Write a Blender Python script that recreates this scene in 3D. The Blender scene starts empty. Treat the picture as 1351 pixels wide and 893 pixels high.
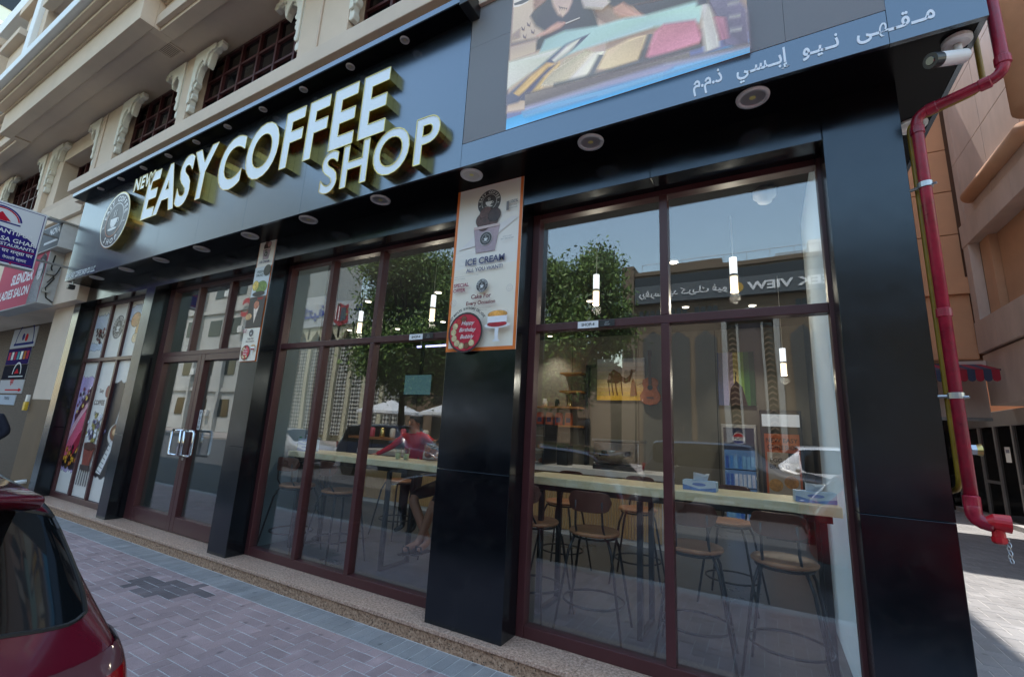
import bpy, bmesh, math, random
from mathutils import Vector, Matrix
random.seed(7)
R_ = math.radians
SC = bpy.context.scene
COL = SC.collection
# ------------------------------------------------------------------ camera
FPX, YAW, PITCH, ROLL = 594.87, 0.51391, 0.203328, -0.0524429
cd = bpy.data.cameras.new('camera'); cam = bpy.data.objects.new('camera', cd); COL.objects.link(cam)
cd.sensor_fit = 'HORIZONTAL'; cd.sensor_width = 36.0; cd.lens = FPX*36/1351
cd.clip_start = 0.02; cd.clip_end = 2000
_rot = Matrix.Rotation(YAW, 3, 'Z') @ Matrix.Rotation(PITCH, 3, 'X') @ Matrix.Rotation(ROLL, 3, 'Y')
_m = Matrix((_rot.col[0], _rot.col[2], -_rot.col[1])).transposed().to_4x4()
_m.translation = Vector((0, 0, 1.61)); cam.matrix_world = _m
SC.camera = cam
def project(p):
    c = _rot.transposed() @ (Vector(p) - Vector((0, 0, 1.61)))
    if c.y <= 0.05: return None
    return (675.5 + FPX*c.x/c.y, 446.5 - FPX*c.z/c.y)
# ------------------------------------------------------------------ sky and sun
SUN_DIR = Vector((-0.062, 0.42, 1.0)).normalized()      # towards the sun: behind the shop, high
SUN_EL = math.asin(SUN_DIR.z); SUN_AZ = math.atan2(SUN_DIR.x, SUN_DIR.y)
wd = bpy.data.worlds.new('World'); SC.world = wd; wd.use_nodes = True
nt = wd.node_tree
sky = nt.nodes.new('ShaderNodeTexSky'); sky.sky_type = 'NISHITA'; sky.sun_disc = False
sky.sun_elevation = SUN_EL; sky.sun_rotation = SUN_AZ
sky.air_density = 2.1; sky.dust_density = 0.7; sky.ozone_density = 1.6; sky.altitude = 10
bg = nt.nodes['Background']; bg.inputs['Strength'].default_value = 0.14
nt.links.new(sky.outputs[0], bg.inputs['Color'])
sl = bpy.data.lights.new('sun', 'SUN'); sl.energy = 2.3; sl.angle = R_(0.53); sl.color = (1.0, 0.955, 0.89)
so = bpy.data.objects.new('sun', sl); COL.objects.link(so)
so.rotation_euler = SUN_DIR.to_track_quat('Z', 'Y').to_euler(); so.location = (0, 10, 30)
vs = SC.view_settings; vs.view_transform = 'Standard'; vs.look = 'None'; vs.gamma = 1.0; vs.exposure = 1.75
try: vs.use_curve_mapping = False
except Exception: pass
SC.cycles.max_bounces = 7; SC.cycles.diffuse_bounces = 3; SC.cycles.transparent_max_bounces = 16; SC.cycles.glossy_bounces = 5; SC.cycles.transmission_bounces = 8
SC.cycles.sample_clamp_indirect = 6.0; SC.cycles.caustics_reflective = False; SC.cycles.caustics_refractive = False
# ------------------------------------------------------------------ materials
MATS = {}
def M(name, col, rough=.5, metal=0., ior=1.5, var=0., vs_=3., bump=0., bs=60., coat=0., emit=0., dirt=0., tint=None, stretch=(1,1,1)):
    if name in MATS: return MATS[name]
    m = bpy.data.materials.new(name); m.use_nodes = True; n = m.node_tree.nodes; L = m.node_tree.links
    b = n['Principled BSDF']
    c = (*col, 1)
    b.inputs['Base Color'].default_value = c
    b.inputs['Roughness'].default_value = rough; b.inputs['Metallic'].default_value = metal; b.inputs['IOR'].default_value = ior
    if coat: b.inputs['Coat Weight'].default_value = coat; b.inputs['Coat Roughness'].default_value = .06
    if emit: b.inputs['Emission Color'].default_value = c; b.inputs['Emission Strength'].default_value = emit
    if var or bump or dirt:
        g = n.new('ShaderNodeNewGeometry'); mp = n.new('ShaderNodeMapping'); L.new(g.outputs['Position'], mp.inputs['Vector'])
        mp.inputs['Scale'].default_value = stretch
    if var:
        t = n.new('ShaderNodeTexNoise'); t.inputs['Scale'].default_value = vs_; t.inputs['Detail'].default_value = 6; t.inputs['Roughness'].default_value = .65
        L.new(mp.outputs[0], t.inputs['Vector'])
        r = n.new('ShaderNodeMapRange'); r.inputs['From Min'].default_value = .3; r.inputs['From Max'].default_value = .7
        r.inputs['To Min'].default_value = 1-var; r.inputs['To Max'].default_value = 1+var*.6
        L.new(t.outputs[0], r.inputs['Value'])
        mx = n.new('ShaderNodeMix'); mx.data_type = 'RGBA'; mx.blend_type = 'MULTIPLY'; mx.inputs[0].default_value = 1
        mx.inputs[6].default_value = c; L.new(r.outputs[0], mx.inputs[7]); L.new(mx.outputs[2], b.inputs['Base Color'])
        r2 = n.new('ShaderNodeMapRange'); r2.inputs['From Min'].default_value = .3; r2.inputs['From Max'].default_value = .7
        r2.inputs['To Min'].default_value = max(.02, rough-.25*var); r2.inputs['To Max'].default_value = min(1, rough+.35*var)
        L.new(t.outputs[0], r2.inputs['Value']); L.new(r2.outputs[0], b.inputs['Roughness'])
    if tint: b.inputs['Specular Tint'].default_value = (*tint, 1)
    if dirt:       # dust and rub marks lying on the surface
        t3 = n.new('ShaderNodeTexNoise'); t3.inputs['Scale'].default_value = 5.5; t3.inputs['Detail'].default_value = 10; t3.inputs['Roughness'].default_value = .78; t3.inputs['Distortion'].default_value = .6
        L.new(mp.outputs[0], t3.inputs['Vector']); r3 = n.new('ShaderNodeMapRange'); r3.inputs['From Min'].default_value = .5; r3.inputs['From Max'].default_value = .78; r3.inputs['To Max'].default_value = dirt; L.new(t3.outputs[0], r3.inputs['Value'])
        md = n.new('ShaderNodeMix'); md.data_type = 'RGBA'; L.new(r3.outputs[0], md.inputs[0])
        if b.inputs['Base Color'].links: L.new(b.inputs['Base Color'].links[0].from_socket, md.inputs[6])
        else: md.inputs[6].default_value = c
        md.inputs[7].default_value = (.34, .31, .27, 1); L.new(md.outputs[2], b.inputs['Base Color'])
    if bump:
        t2 = n.new('ShaderNodeTexNoise'); t2.inputs['Scale'].default_value = bs; t2.inputs['Detail'].default_value = 4
        L.new(mp.outputs[0], t2.inputs['Vector'])
        bp = n.new('ShaderNodeBump'); bp.inputs['Strength'].default_value = bump; bp.inputs['Distance'].default_value = .01
        L.new(t2.outputs[0], bp.inputs['Height']); L.new(bp.outputs[0], b.inputs['Normal'])
    MATS[name] = m
    return m
def ramp_mat(name, scale, stops, rough, detail=8, bump=.1, kind='noise', mix=None):
    m = bpy.data.materials.new(name); m.use_nodes = True; n = m.node_tree.nodes; L = m.node_tree.links; b = n['Principled BSDF']
    g = n.new('ShaderNodeNewGeometry')
    t = n.new('ShaderNodeTexNoise'); t.inputs['Scale'].default_value = scale; t.inputs['Detail'].default_value = detail; t.inputs['Roughness'].default_value = .7
    L.new(g.outputs['Position'], t.inputs['Vector'])
    rp = n.new('ShaderNodeValToRGB'); L.new(t.outputs[0], rp.inputs[0])
    e = rp.color_ramp.elements
    while len(e) < len(stops): e.new(.5)
    for i, (p, c) in enumerate(stops): e[i].position = p; e[i].color = (*c, 1)
    out = rp.outputs[0]
    if mix:      # darker flecks (voronoi)
        v = n.new('ShaderNodeTexVoronoi'); v.inputs['Scale'].default_value = mix[0]; L.new(g.outputs['Position'], v.inputs['Vector'])
        r = n.new('ShaderNodeMapRange'); r.inputs['From Min'].default_value = mix[1]; r.inputs['From Max'].default_value = mix[1]+.12; L.new(v.outputs['Distance'], r.inputs['Value'])
        mx = n.new('ShaderNodeMix'); mx.data_type = 'RGBA'; L.new(r.outputs[0], mx.inputs[0]); mx.inputs[6].default_value = (*mix[2], 1); L.new(out, mx.inputs[7]); out = mx.outputs[2]
    L.new(out, b.inputs['Base Color']); b.inputs['Roughness'].default_value = rough
    if bump:
        bp = n.new('ShaderNodeBump'); bp.inputs['Strength'].default_value = bump; bp.inputs['Distance'].default_value = .004
        L.new(t.outputs[0], bp.inputs['Height']); L.new(bp.outputs[0], b.inputs['Normal'])
    MATS[name] = m
    return m
def glass_mat(name, refl=.05, ior=1.5, tint=(.82, .88, .87), rough=.0, wav=.02, film=0.):
    m = bpy.data.materials.new(name); m.use_nodes = True; n = m.node_tree.nodes; L = m.node_tree.links
    n.remove(n['Principled BSDF']); out = n['Material Output']
    tr = n.new('ShaderNodeBsdfTransparent'); tr.inputs[0].default_value = (*tint, 1)
    gl = n.new('ShaderNodeBsdfGlossy'); gl.inputs['Roughness'].default_value = rough; gl.inputs['Color'].default_value = (.97, .98, 1, 1)
    # Schlick reflectance, the same from either side of the sheet
    g0 = n.new('ShaderNodeNewGeometry'); dt = n.new('ShaderNodeVectorMath'); dt.operation = 'DOT_PRODUCT'; L.new(g0.outputs['Normal'], dt.inputs[0]); L.new(g0.outputs['Incoming'], dt.inputs[1])
    def mth(op, x, y):
        q = n.new('ShaderNodeMath'); q.operation = op; q.use_clamp = op != 'POWER'
        for i_, t_ in enumerate((x, y)):
            if hasattr(t_, 'is_linked'): L.new(t_, q.inputs[i_])
            elif t_ is not None: q.inputs[i_].default_value = t_
        return q.outputs[0]
    f0 = refl+((ior-1)/(ior+1))**2
    pw = mth('POWER', mth('SUBTRACT', 1., mth('ABSOLUTE', dt.outputs['Value'], None)), 5.)
    fac = mth('ADD', mth('MULTIPLY', pw, 1-f0), f0)
    if wav:
        g = n.new('ShaderNodeNewGeometry'); t = n.new('ShaderNodeTexNoise'); t.inputs['Scale'].default_value = 1.3; t.inputs['Detail'].default_value = 1
        L.new(g.outputs['Position'], t.inputs['Vector']); bp = n.new('ShaderNodeBump'); bp.inputs['Strength'].default_value = wav; bp.inputs['Distance'].default_value = .02
        L.new(t.outputs[0], bp.inputs['Height']); L.new(bp.outputs[0], gl.inputs['Normal'])
    mx = n.new('ShaderNodeMixShader'); L.new(fac, mx.inputs[0]); L.new(tr.outputs[0], mx.inputs[1]); L.new(gl.outputs[0], mx.inputs[2])
    res = mx.outputs[0]
    if film:       # thin uneven film of dust on the glass
        g2 = n.new('ShaderNodeNewGeometry'); t2 = n.new('ShaderNodeTexNoise'); t2.inputs['Scale'].default_value = 4.; t2.inputs['Detail'].default_value = 9; t2.inputs['Roughness'].default_value = .72; t2.inputs['Distortion'].default_value = 1.2
        L.new(g2.outputs['Position'], t2.inputs['Vector']); r2 = n.new('ShaderNodeMapRange'); r2.inputs['From Min'].default_value = .38; r2.inputs['From Max'].default_value = .8; r2.inputs['To Min'].default_value = film*.25; r2.inputs['To Max'].default_value = film; L.new(t2.outputs[0], r2.inputs['Value'])
        df = n.new('ShaderNodeBsdfDiffuse'); df.inputs[0].default_value = (.5, .49, .47, 1); m3 = n.new('ShaderNodeMixShader'); L.new(r2.outputs[0], m3.inputs[0]); L.new(res, m3.inputs[1]); L.new(df.outputs[0], m3.inputs[2]); res = m3.outputs[0]
    L.new(res, out.inputs[0]); MATS[name] = m
    return m
def print_mat(name, emit=0., rough=.35, ior=1.45, nscale=34):
    """flat print / screen: colour comes from the face colours, alpha = how mottled the printed picture is"""
    m = bpy.data.materials.new(name); m.use_nodes = True; n = m.node_tree.nodes; L = m.node_tree.links; b = n['Principled BSDF']
    a = n.new('ShaderNodeAttribute'); a.attribute_name = 'Col'
    g = n.new('ShaderNodeNewGeometry'); t = n.new('ShaderNodeTexNoise'); t.inputs['Scale'].default_value = nscale; t.inputs['Detail'].default_value = 5; t.inputs['Roughness'].default_value = .75
    L.new(g.outputs['Position'], t.inputs['Vector'])
    r = n.new('ShaderNodeMapRange'); r.inputs['From Min'].default_value = .33; r.inputs['From Max'].default_value = .67; r.inputs['To Min'].default_value = .25; r.inputs['To Max'].default_value = 1.7
    L.new(t.outputs[0], r.inputs['Value'])
    mu = n.new('ShaderNodeMix'); mu.data_type = 'RGBA'; mu.blend_type = 'MULTIPLY'
    L.new(a.outputs['Alpha'], mu.inputs[0]); L.new(a.outputs['Color'], mu.inputs[6]); L.new(r.outputs[0], mu.inputs[7])
    L.new(mu.outputs[2], b.inputs['Base Color']); b.inputs['Roughness'].default_value = rough; b.inputs['IOR'].default_value = ior
    if emit:
        b.inputs['Base Color'].default_value = (.02, .02, .02, 1); L.remove(b.inputs['Base Color'].links[0])
        L.new(mu.outputs[2], b.inputs['Emission Color']); b.inputs['Emission Strength'].default_value = emit
    ea = n.new('ShaderNodeAttribute'); ea.attribute_name = 'Edge'; tr = n.new('ShaderNodeBsdfTransparent'); mo = n.new('ShaderNodeMixShader')      # soft picture edges
    L.new(ea.outputs['Fac'], mo.inputs[0]); L.new(tr.outputs[0], mo.inputs[1]); L.new(b.outputs[0], mo.inputs[2]); L.new(mo.outputs[0], n['Material Output'].inputs[0])
    MATS[name] = m
    return m
# ------------------------------------------------------------------ mesh helpers
def tag(o, label=None, cat=None, group=None, kind=None):
    if label: o['label'] = label
    if cat: o['category'] = cat
    if group: o['group'] = group
    if kind: o['kind'] = kind
    return o
def empty(name, loc=(0, 0, 0), rz=0., label=None, cat=None, group=None):
    o = bpy.data.objects.new(name, None); COL.objects.link(o); o.location = loc; o.rotation_euler = (0, 0, rz); o.empty_display_size = .1
    return tag(o, label, cat, group)
def link(name, me, parent=None, loc=None, rot=None):
    o = bpy.data.objects.new(name, me); COL.objects.link(o)
    if parent is not None: o.parent = parent
    if loc is not None: o.location = loc
    if rot is not None: o.rotation_euler = rot
    return o
class MB:
    def __init__(s): s.v = []; s.f = []; s.m = []
    def add(s, vs, fs, m=0):
        k = len(s.v); s.v += [tuple(p) for p in vs]; s.f += [tuple(i+k for i in f) for f in fs]; s.m += [m]*len(fs); return s
    def box(s, x0, x1, y0, y1, z0, z1, m=0):
        return s.add([(x0,y0,z0),(x1,y0,z0),(x1,y1,z0),(x0,y1,z0),(x0,y0,z1),(x1,y0,z1),(x1,y1,z1),(x0,y1,z1)],
                     [(0,3,2,1),(4,5,6,7),(0,1,5,4),(1,2,6,5),(2,3,7,6),(3,0,4,7)], m)
    def prism(s, poly, axis, a, b, m=0):
        """poly (2-D) pushed along an axis from a to b; 'y': poly=(x,z), 'x': poly=(y,z), 'z': poly=(x,y)"""
        n = len(poly)
        def P(p, t):
            return {'y': (p[0], t, p[1]), 'x': (t, p[0], p[1]), 'z': (p[0], p[1], t)}[axis]
        vs = [P(p, a) for p in poly]+[P(p, b) for p in poly]
        fs = [tuple(range(n)), tuple(range(2*n-1, n-1, -1))]+[(i, i+n, (i+1) % n+n, (i+1) % n) for i in range(n)]
        return s.add(vs, fs, m)
    def tube(s, path, r, n=8, m=0, cap=True, closed=False):
        path = [Vector(p) for p in path]; k = len(path); rs = r if isinstance(r, (list, tuple)) else [r]*k
        vs = []; up = None
        for i, p in enumerate(path):
            a = path[(i-1) % k] if (i > 0 or closed) else p; b = path[(i+1) % k] if (i < k-1 or closed) else p
            t = (b-a); t = t.normalized() if t.length > 1e-9 else Vector((0, 0, 1))
            if up is None or abs(up.dot(t)) > .97: up = Vector((0, 0, 1)) if abs(t.z) < .9 else Vector((1, 0, 0))
            x = up.cross(t).normalized(); y = t.cross(x); up = y
            for j in range(n):
                w = 2*math.pi*j/n; vs.append(p+(x*math.cos(w)+y*math.sin(w))*rs[i])
        fs = []
        for i in range(k if closed else k-1):
            for j in range(n):
                a = i*n; b = ((i+1) % k)*n; fs.append((a+j, a+(j+1) % n, b+(j+1) % n, b+j))
        if cap and not closed: fs += [tuple(range(n-1, -1, -1)), tuple(range((k-1)*n, k*n))]
        return s.add(vs, fs, m)
    def lathe(s, prof, c=(0, 0, 0), n=24, axis='z', m=0, sx=1., sy=1., cap=True):
        """prof: (radius, height) pairs"""
        vs = []; fs = []; k = len(prof)
        for (r, h) in prof:
            for j in range(n):
                w = 2*math.pi*j/n; a, b = r*math.cos(w)*sx, r*math.sin(w)*sy
                q = {'z': (a, b, h), 'y': (a, h, b), 'x': (h, a, b)}[axis]
                vs.append((c[0]+q[0], c[1]+q[1], c[2]+q[2]))
        for i in range(k-1):
            for j in range(n): fs.append((i*n+j, i*n+(j+1) % n, (i+1)*n+(j+1) % n, (i+1)*n+j))
        if cap and prof[0][0] > 1e-5: fs.append(tuple(range(n-1, -1, -1)))
        if cap and prof[-1][0] > 1e-5: fs.append(tuple(range((k-1)*n, k*n)))
        return s.add(vs, fs, m)
    def ball(s, c, rx, ry=None, rz=None, n=12, k=8, m=0):
        ry = ry or rx; rz = rz or rx; pr = []
        vs = []; fs = []
        for i in range(k+1):
            a = -math.pi/2+math.pi*i/k
            for j in range(n):
                w = 2*math.pi*j/n; vs.append((c[0]+rx*math.cos(a)*math.cos(w), c[1]+ry*math.cos(a)*math.sin(w), c[2]+rz*math.sin(a)))
        for i in range(k):
            for j in range(n): fs.append((i*n+j, i*n+(j+1) % n, (i+1)*n+(j+1) % n, (i+1)*n+j))
        return s.add(vs, fs, m)
    def mesh(s, name, mats, smooth=False):
        me = bpy.data.meshes.new(name); me.from_pydata(s.v, [], s.f)
        for q in (mats if isinstance(mats, (list, tuple)) else [mats]): me.materials.append(q)
        me.polygons.foreach_set('material_index', s.m)
        if smooth: me.polygons.foreach_set('use_smooth', [True]*len(s.f))
        me.update(); bm = bmesh.new(); bm.from_mesh(me); bmesh.ops.remove_doubles(bm, verts=bm.verts, dist=1e-6); bmesh.ops.recalc_face_normals(bm, faces=bm.faces); bm.to_mesh(me); bm.free()
        return me
    def build(s, name, mats, parent=None, smooth=False, bevel=0., auto=False, loc=None, rot=None, sub=0):
        o = link(name, s.mesh(name, mats, smooth), parent, loc, rot)
        if bevel:
            b = o.modifiers.new('bevel', 'BEVEL'); b.width = bevel; b.segments = 2; b.limit_method = 'ANGLE'; b.angle_limit = R_(40); b.harden_normals = False
        if sub:
            d = o.modifiers.new('sub', 'SUBSURF'); d.levels = sub; d.render_levels = sub
        return o
def bx(name, mat, parent, x0, x1, y0, y1, z0, z1, bevel=0.):
    return MB().box(x0, x1, y0, y1, z0, z1).build(name, mat, parent, bevel=bevel)
def copy_tree(o, parent=None, loc=None, rz=None):
    c = o.copy(); COL.objects.link(c); c.parent = parent
    if loc is not None: c.location = loc
    if rz is not None: c.rotation_euler = (0, 0, rz)
    for ch in list(o.children): copy_tree(ch, c)
    return c
def arc(cx, cy, r, a0, a1, n=10, ry=None):
    ry = ry or r
    return [(cx+r*math.cos(R_(a0+(a1-a0)*i/n)), cy+ry*math.sin(R_(a0+(a1-a0)*i/n))) for i in range(n+1)]
# ------------------------------------------------------------------ lettering
def text_geo(s, size=1., bold=0., shear=0., spacing=1., extrude=0., res=6):
    c = bpy.data.curves.new('t', 'FONT'); c.body = s; c.size = size; c.offset = bold*size; c.shear = shear; c.space_character = spacing
    c.extrude = extrude; c.resolution_u = res; c.fill_mode = 'FRONT' if not extrude else 'FULL'
    if extrude: c.fill_mode = 'FRONT'
    o = bpy.data.objects.new('t', c); COL.objects.link(o)
    dg = bpy.context.evaluated_depsgraph_get(); me = bpy.data.meshes.new_from_object(o.evaluated_get(dg))
    vs = [tuple(v.co) for v in me.vertices]; fs = [tuple(p.vertices) for p in me.polygons]
    bpy.data.objects.remove(o); bpy.data.curves.remove(c); bpy.data.meshes.remove(me)
    return vs, fs
class Canvas:
    """a flat print: shapes in (u, v) metres, each laid a hair above the one before"""
    def __init__(s, step=.0003, soft=0.): s.v = []; s.f = []; s.c = []; s.k = 0; s.step = step; s.soft = soft; s.edge = {}
    def raw(s, pts, faces, col, mot=0., hs=None):
        b = len(s.v); h = s.k*s.step; s.k += 1
        s.v += [(p[0], p[1], h+(hs[i] if hs else 0)) for i, p in enumerate(pts)]; s.f += [tuple(i+b for i in f) for f in faces]; s.c += [(*col, mot)]*len(faces); return s
    def poly(s, pts, col, mot=0.):
        if not (s.soft and mot > 0): return s.raw(pts, [tuple(range(len(pts)))], col, mot)
        n = len(pts); P = [Vector(p) for p in pts]; ar = sum(P[i].x*P[(i+1) % n].y-P[(i+1) % n].x*P[i].y for i in range(n)); sg = 1 if ar > 0 else -1
        inn, out = [], []
        for i in range(n):
            a, b, c = P[i-1], P[i], P[(i+1) % n]; t = (c-a); nn = Vector((t.y, -t.x)); nn = nn.normalized()*sg if nn.length > 1e-9 else Vector((0, 0))
            inn.append(tuple(b-nn*s.soft*.5)); out.append(tuple(b+nn*s.soft))
        base = len(s.v); s.raw(inn+out, [tuple(range(n))]+[(i, (i+1) % n, n+(i+1) % n, n+i) for i in range(n)], col, mot)
        for i in range(n): s.edge[base+n+i] = 0.
        return s
    def soft_on(s, w): s.soft = w; return s
    def rect(s, x0, x1, y0, y1, col, mot=0.): return s.raw([(x0, y0), (x1, y0), (x1, y1), (x0, y1)], [(0, 1, 2, 3)], col, mot)
    def disc(s, x, y, r, col, ry=None, mot=0., n=28): return s.poly(arc(x, y, r, 0, 360, n, ry)[:-1], col, mot)
    def ring(s, x, y, r0, r1, col, a0=0, a1=360, n=36, mot=0.):
        A = arc(x, y, r0, a0, a1, n); B = arc(x, y, r1, a0, a1, n)
        return s.raw(A+B, [(i, i+1, n+2+i, n+1+i) for i in range(n)], col, mot)
    def line(s, pts, w, col, mot=0.):
        vs = []; n = len(pts)
        for i, p in enumerate(pts):
            a = Vector(pts[max(i-1, 0)]); b = Vector(pts[min(i+1, n-1)]); t = (b-a).normalized(); q = Vector((-t.y, t.x))*w/2
            vs += [(p[0]+q.x, p[1]+q.y), (p[0]-q.x, p[1]-q.y)]
        return s.raw(vs, [(2*i, 2*i+1, 2*i+3, 2*i+2) for i in range(n-1)], col, mot)
    def text(s, t, x, y, h, col, bold=0., align='c', width=None, shear=0., mirror=False):
        vs, fs = text_geo(t, 1., bold, shear, res=3)
        if not vs: return s
        x0 = min(v[0] for v in vs); x1 = max(v[0] for v in vs); y0 = min(v[1] for v in vs); y1 = max(v[1] for v in vs)
        k = h/(y1-y0); kx = (width/(x1-x0)) if width else k
        ox = {'c': -(x0+x1)/2, 'l': -x0, 'r': -x1}[align]; 
        # glyphs that touch or overlap must not share a plane: each gets its own hair of height
        par = list(range(len(vs)))
        def find(i):
            while par[i] != i: par[i] = par[par[i]]; i = par[i]
            return i
        for f in fs:
            for i in f[1:]: par[find(i)] = find(f[0])
        first = {}
        for i in range(len(vs)): first[find(i)] = min(first.get(find(i), 1e9), vs[i][0])
        rank = {r: j for j, r in enumerate(sorted(first, key=first.get))}
        hs = [(rank[find(i)] % 4)*s.step*.6 for i in range(len(vs))]; s.k += 2
        return s.raw([(x+(v[0]+ox)*kx, y+(v[1]-y0)*k) for v in vs], fs, col, 0., hs)
    def text_arc(s, t, cx, cy, r, h, col, mid=90., span=120., bold=.02, inner=False):
        n = len(t)
        for i, ch in enumerate(t):
            if ch == ' ': continue
            f = (i/(n-1)-.5) if n > 1 else 0
            a = mid-span*f if not inner else mid+span*f
            vs, fs = text_geo(ch, 1., bold, res=2)
            if not vs: continue
            x0 = min(v[0] for v in vs); x1 = max(v[0] for v in vs); k = h/.72
            rot = R_(a-90) if not inner else R_(a+90)
            px, py = cx+r*math.cos(R_(a)), cy+r*math.sin(R_(a)); cs, sn = math.cos(rot), math.sin(rot)
            pts = []
            for v in vs:
                u, w = (v[0]-(x0+x1)/2)*k, (v[1]-.36)*k; pts.append((px+u*cs-w*sn, py+u*sn+w*cs))
            s.raw(pts, fs, col); s.k -= 1
        s.k += 1
        return s
    def build_letters(s, name, mat, parent, origin):
        par = list(range(len(s.v)))
        def find(i):
            while par[i] != i: par[i] = par[par[i]]; i = par[i]
            return i
        for f in s.f:
            for i in f[1:]: par[find(i)] = find(f[0])
        gr = {}
        for f, c in zip(s.f, s.c): gr.setdefault(find(f[0]), []).append((f, c))
        for g in gr.values():
            q = Canvas(s.step); ids = sorted({i for f, _ in g for i in f}); mp = {v: n for n, v in enumerate(ids)}
            q.v = [s.v[i] for i in ids]; q.f = [tuple(mp[i] for i in f) for f, _ in g]; q.c = [c for _, c in g]; q.build(name, mat, parent, origin)
    def build(s, name, mat, parent, origin, ux=(1, 0, 0), uy=(0, 0, 1), nrm=(0, -1, 0)):
        O, U, V, N = Vector(origin), Vector(ux), Vector(uy), Vector(nrm)
        me = bpy.data.meshes.new(name); me.from_pydata([O+U*p[0]+V*p[1]+N*p[2] for p in s.v], [], s.f); me.materials.append(mat)
        ca = me.color_attributes.new('Col', 'FLOAT_COLOR', 'CORNER'); i = 0; flat = []
        rj = random.Random(11)
        for p, c in zip(s.f, s.c):
            if c[3] <= 0: flat += list(c)*len(p)
            else:
                for _ in p:
                    j = 1+rj.uniform(-.38, .30)*min(1, .35+c[3]); flat += [c[0]*j, c[1]*j*rj.uniform(.95, 1.05), c[2]*j*rj.uniform(.92, 1.08), c[3]]
        ca.data.foreach_set('color', flat); ea = me.attributes.new('Edge', 'FLOAT', 'POINT'); ea.data.foreach_set('value', [s.edge.get(i, 1.) for i in range(len(s.v))]); me.update()
        return link(name, me, parent)
def srgb(r, g, b):
    return tuple((c/255/12.92 if c/255 <= .04045 else ((c/255+.055)/1.055)**2.4) for c in (r, g, b))
# ------------------------------------------------------------------ palette
m_acp = M('black_panel', (.004, .0045, .006), .17, ior=1.62, var=.22, vs_=2.6, bump=.006, bs=3, dirt=.035, tint=(.72, .86, 1))
m_acp_f = M('fascia_panel', (.008, .010, .015), .23, ior=2.4, var=.10, vs_=.8, bump=.004, bs=2, dirt=.02, tint=(.74, .87, 1))
m_soff = M('soffit_panel', (.004, .004, .005), .26, ior=1.18)
m_maroon = M('maroon_frame', srgb(74, 38, 40), .36, var=.12, vs_=6, bump=.03, bs=200)
m_rubber = M('dark_gasket', (.008, .008, .008), .6)
m_beige = M('beige_render', srgb(214, 194, 174), .85, var=.10, vs_=1.1, bump=.12, bs=90)
m_beige2 = M('beige_soffit', srgb(206, 186, 168), .88, var=.08, vs_=.9, bump=.1, bs=70)
m_cream = M('cream_fretwork', srgb(226, 222, 210), .75, var=.07, vs_=5, bump=.08, bs=60)
m_dado = M('brown_dado', srgb(116, 94, 70), .8, var=.15, vs_=2, bump=.15, bs=60)
m_white = M('white_paint', (.75, .75, .74), .5, var=.05, vs_=4)
m_offw = M('off_white_plastic', (.66, .65, .63), .4, var=.06, vs_=9)
m_chrome = M('polished_steel', (.72, .73, .74), .13, metal=1.)
m_steel = M('dull_steel', (.42, .43, .44), .38, metal=1., var=.15, vs_=20)
m_gold = M('gold_mirror', (.52, .38, .12), .16, metal=1., var=.12, vs_=4)
m_led = M('sign_white_acrylic', (.80, .84, .86), .35)
m_blackm = M('black_metal', (.012, .012, .013), .4)
m_redpipe = M('red_pipe_paint', srgb(150, 20, 48), .36, var=.42, vs_=14, bump=.12, bs=45)
m_redval = M('red_valve_paint', srgb(170, 18, 30), .35, var=.15, vs_=12)
m_yelpipe = M('mustard_pipe_paint', srgb(142, 112, 22), .5, var=.3, vs_=12)
m_brass = M('brass', (.75, .58, .22), .28, metal=1.)
m_dglass = M('dark_window_glass', (.006, .006, .007), .06, ior=1.5)
m_pane = glass_mat('shop_glass', .070, 1.5, (.955, .975, .975), wav=.05, film=.014)
m_cglass = glass_mat('clear_glass', .01, 1.45, (.93, .96, .95), wav=0)
m_print = print_mat('printed_film', 0., .38)
m_print_m = print_mat('matte_print', 0., .9, 1.12)
m_lamp_off = M('lamp_reflector', (.55, .53, .52), .28, metal=.6)
m_granite = ramp_mat('granite_tread', 55, [(.30, srgb(70, 62, 58)), (.45, srgb(170, 136, 116)), (.58, srgb(204, 172, 150)), (.72, srgb(228, 206, 188))], .34, mix=(60, .12, srgb(58, 52, 50)))
m_granite2 = ramp_mat('granite_riser', 42, [(.30, srgb(52, 44, 38)), (.44, srgb(146, 112, 88)), (.56, srgb(184, 148, 120)), (.72, srgb(210, 184, 158))], .55, mix=(48, .16, srgb(40, 36, 33)))
m_mortar = M('joint_sand', srgb(188, 184, 180), .95, var=.2, vs_=20)
m_asph = M('asphalt', (.055, .055, .058), .85, var=.25, vs_=8, bump=.4, bs=120)
m_kerb = M('kerb_concrete', (.38, .37, .36), .8, var=.2, vs_=3, bump=.2, bs=80)

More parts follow.
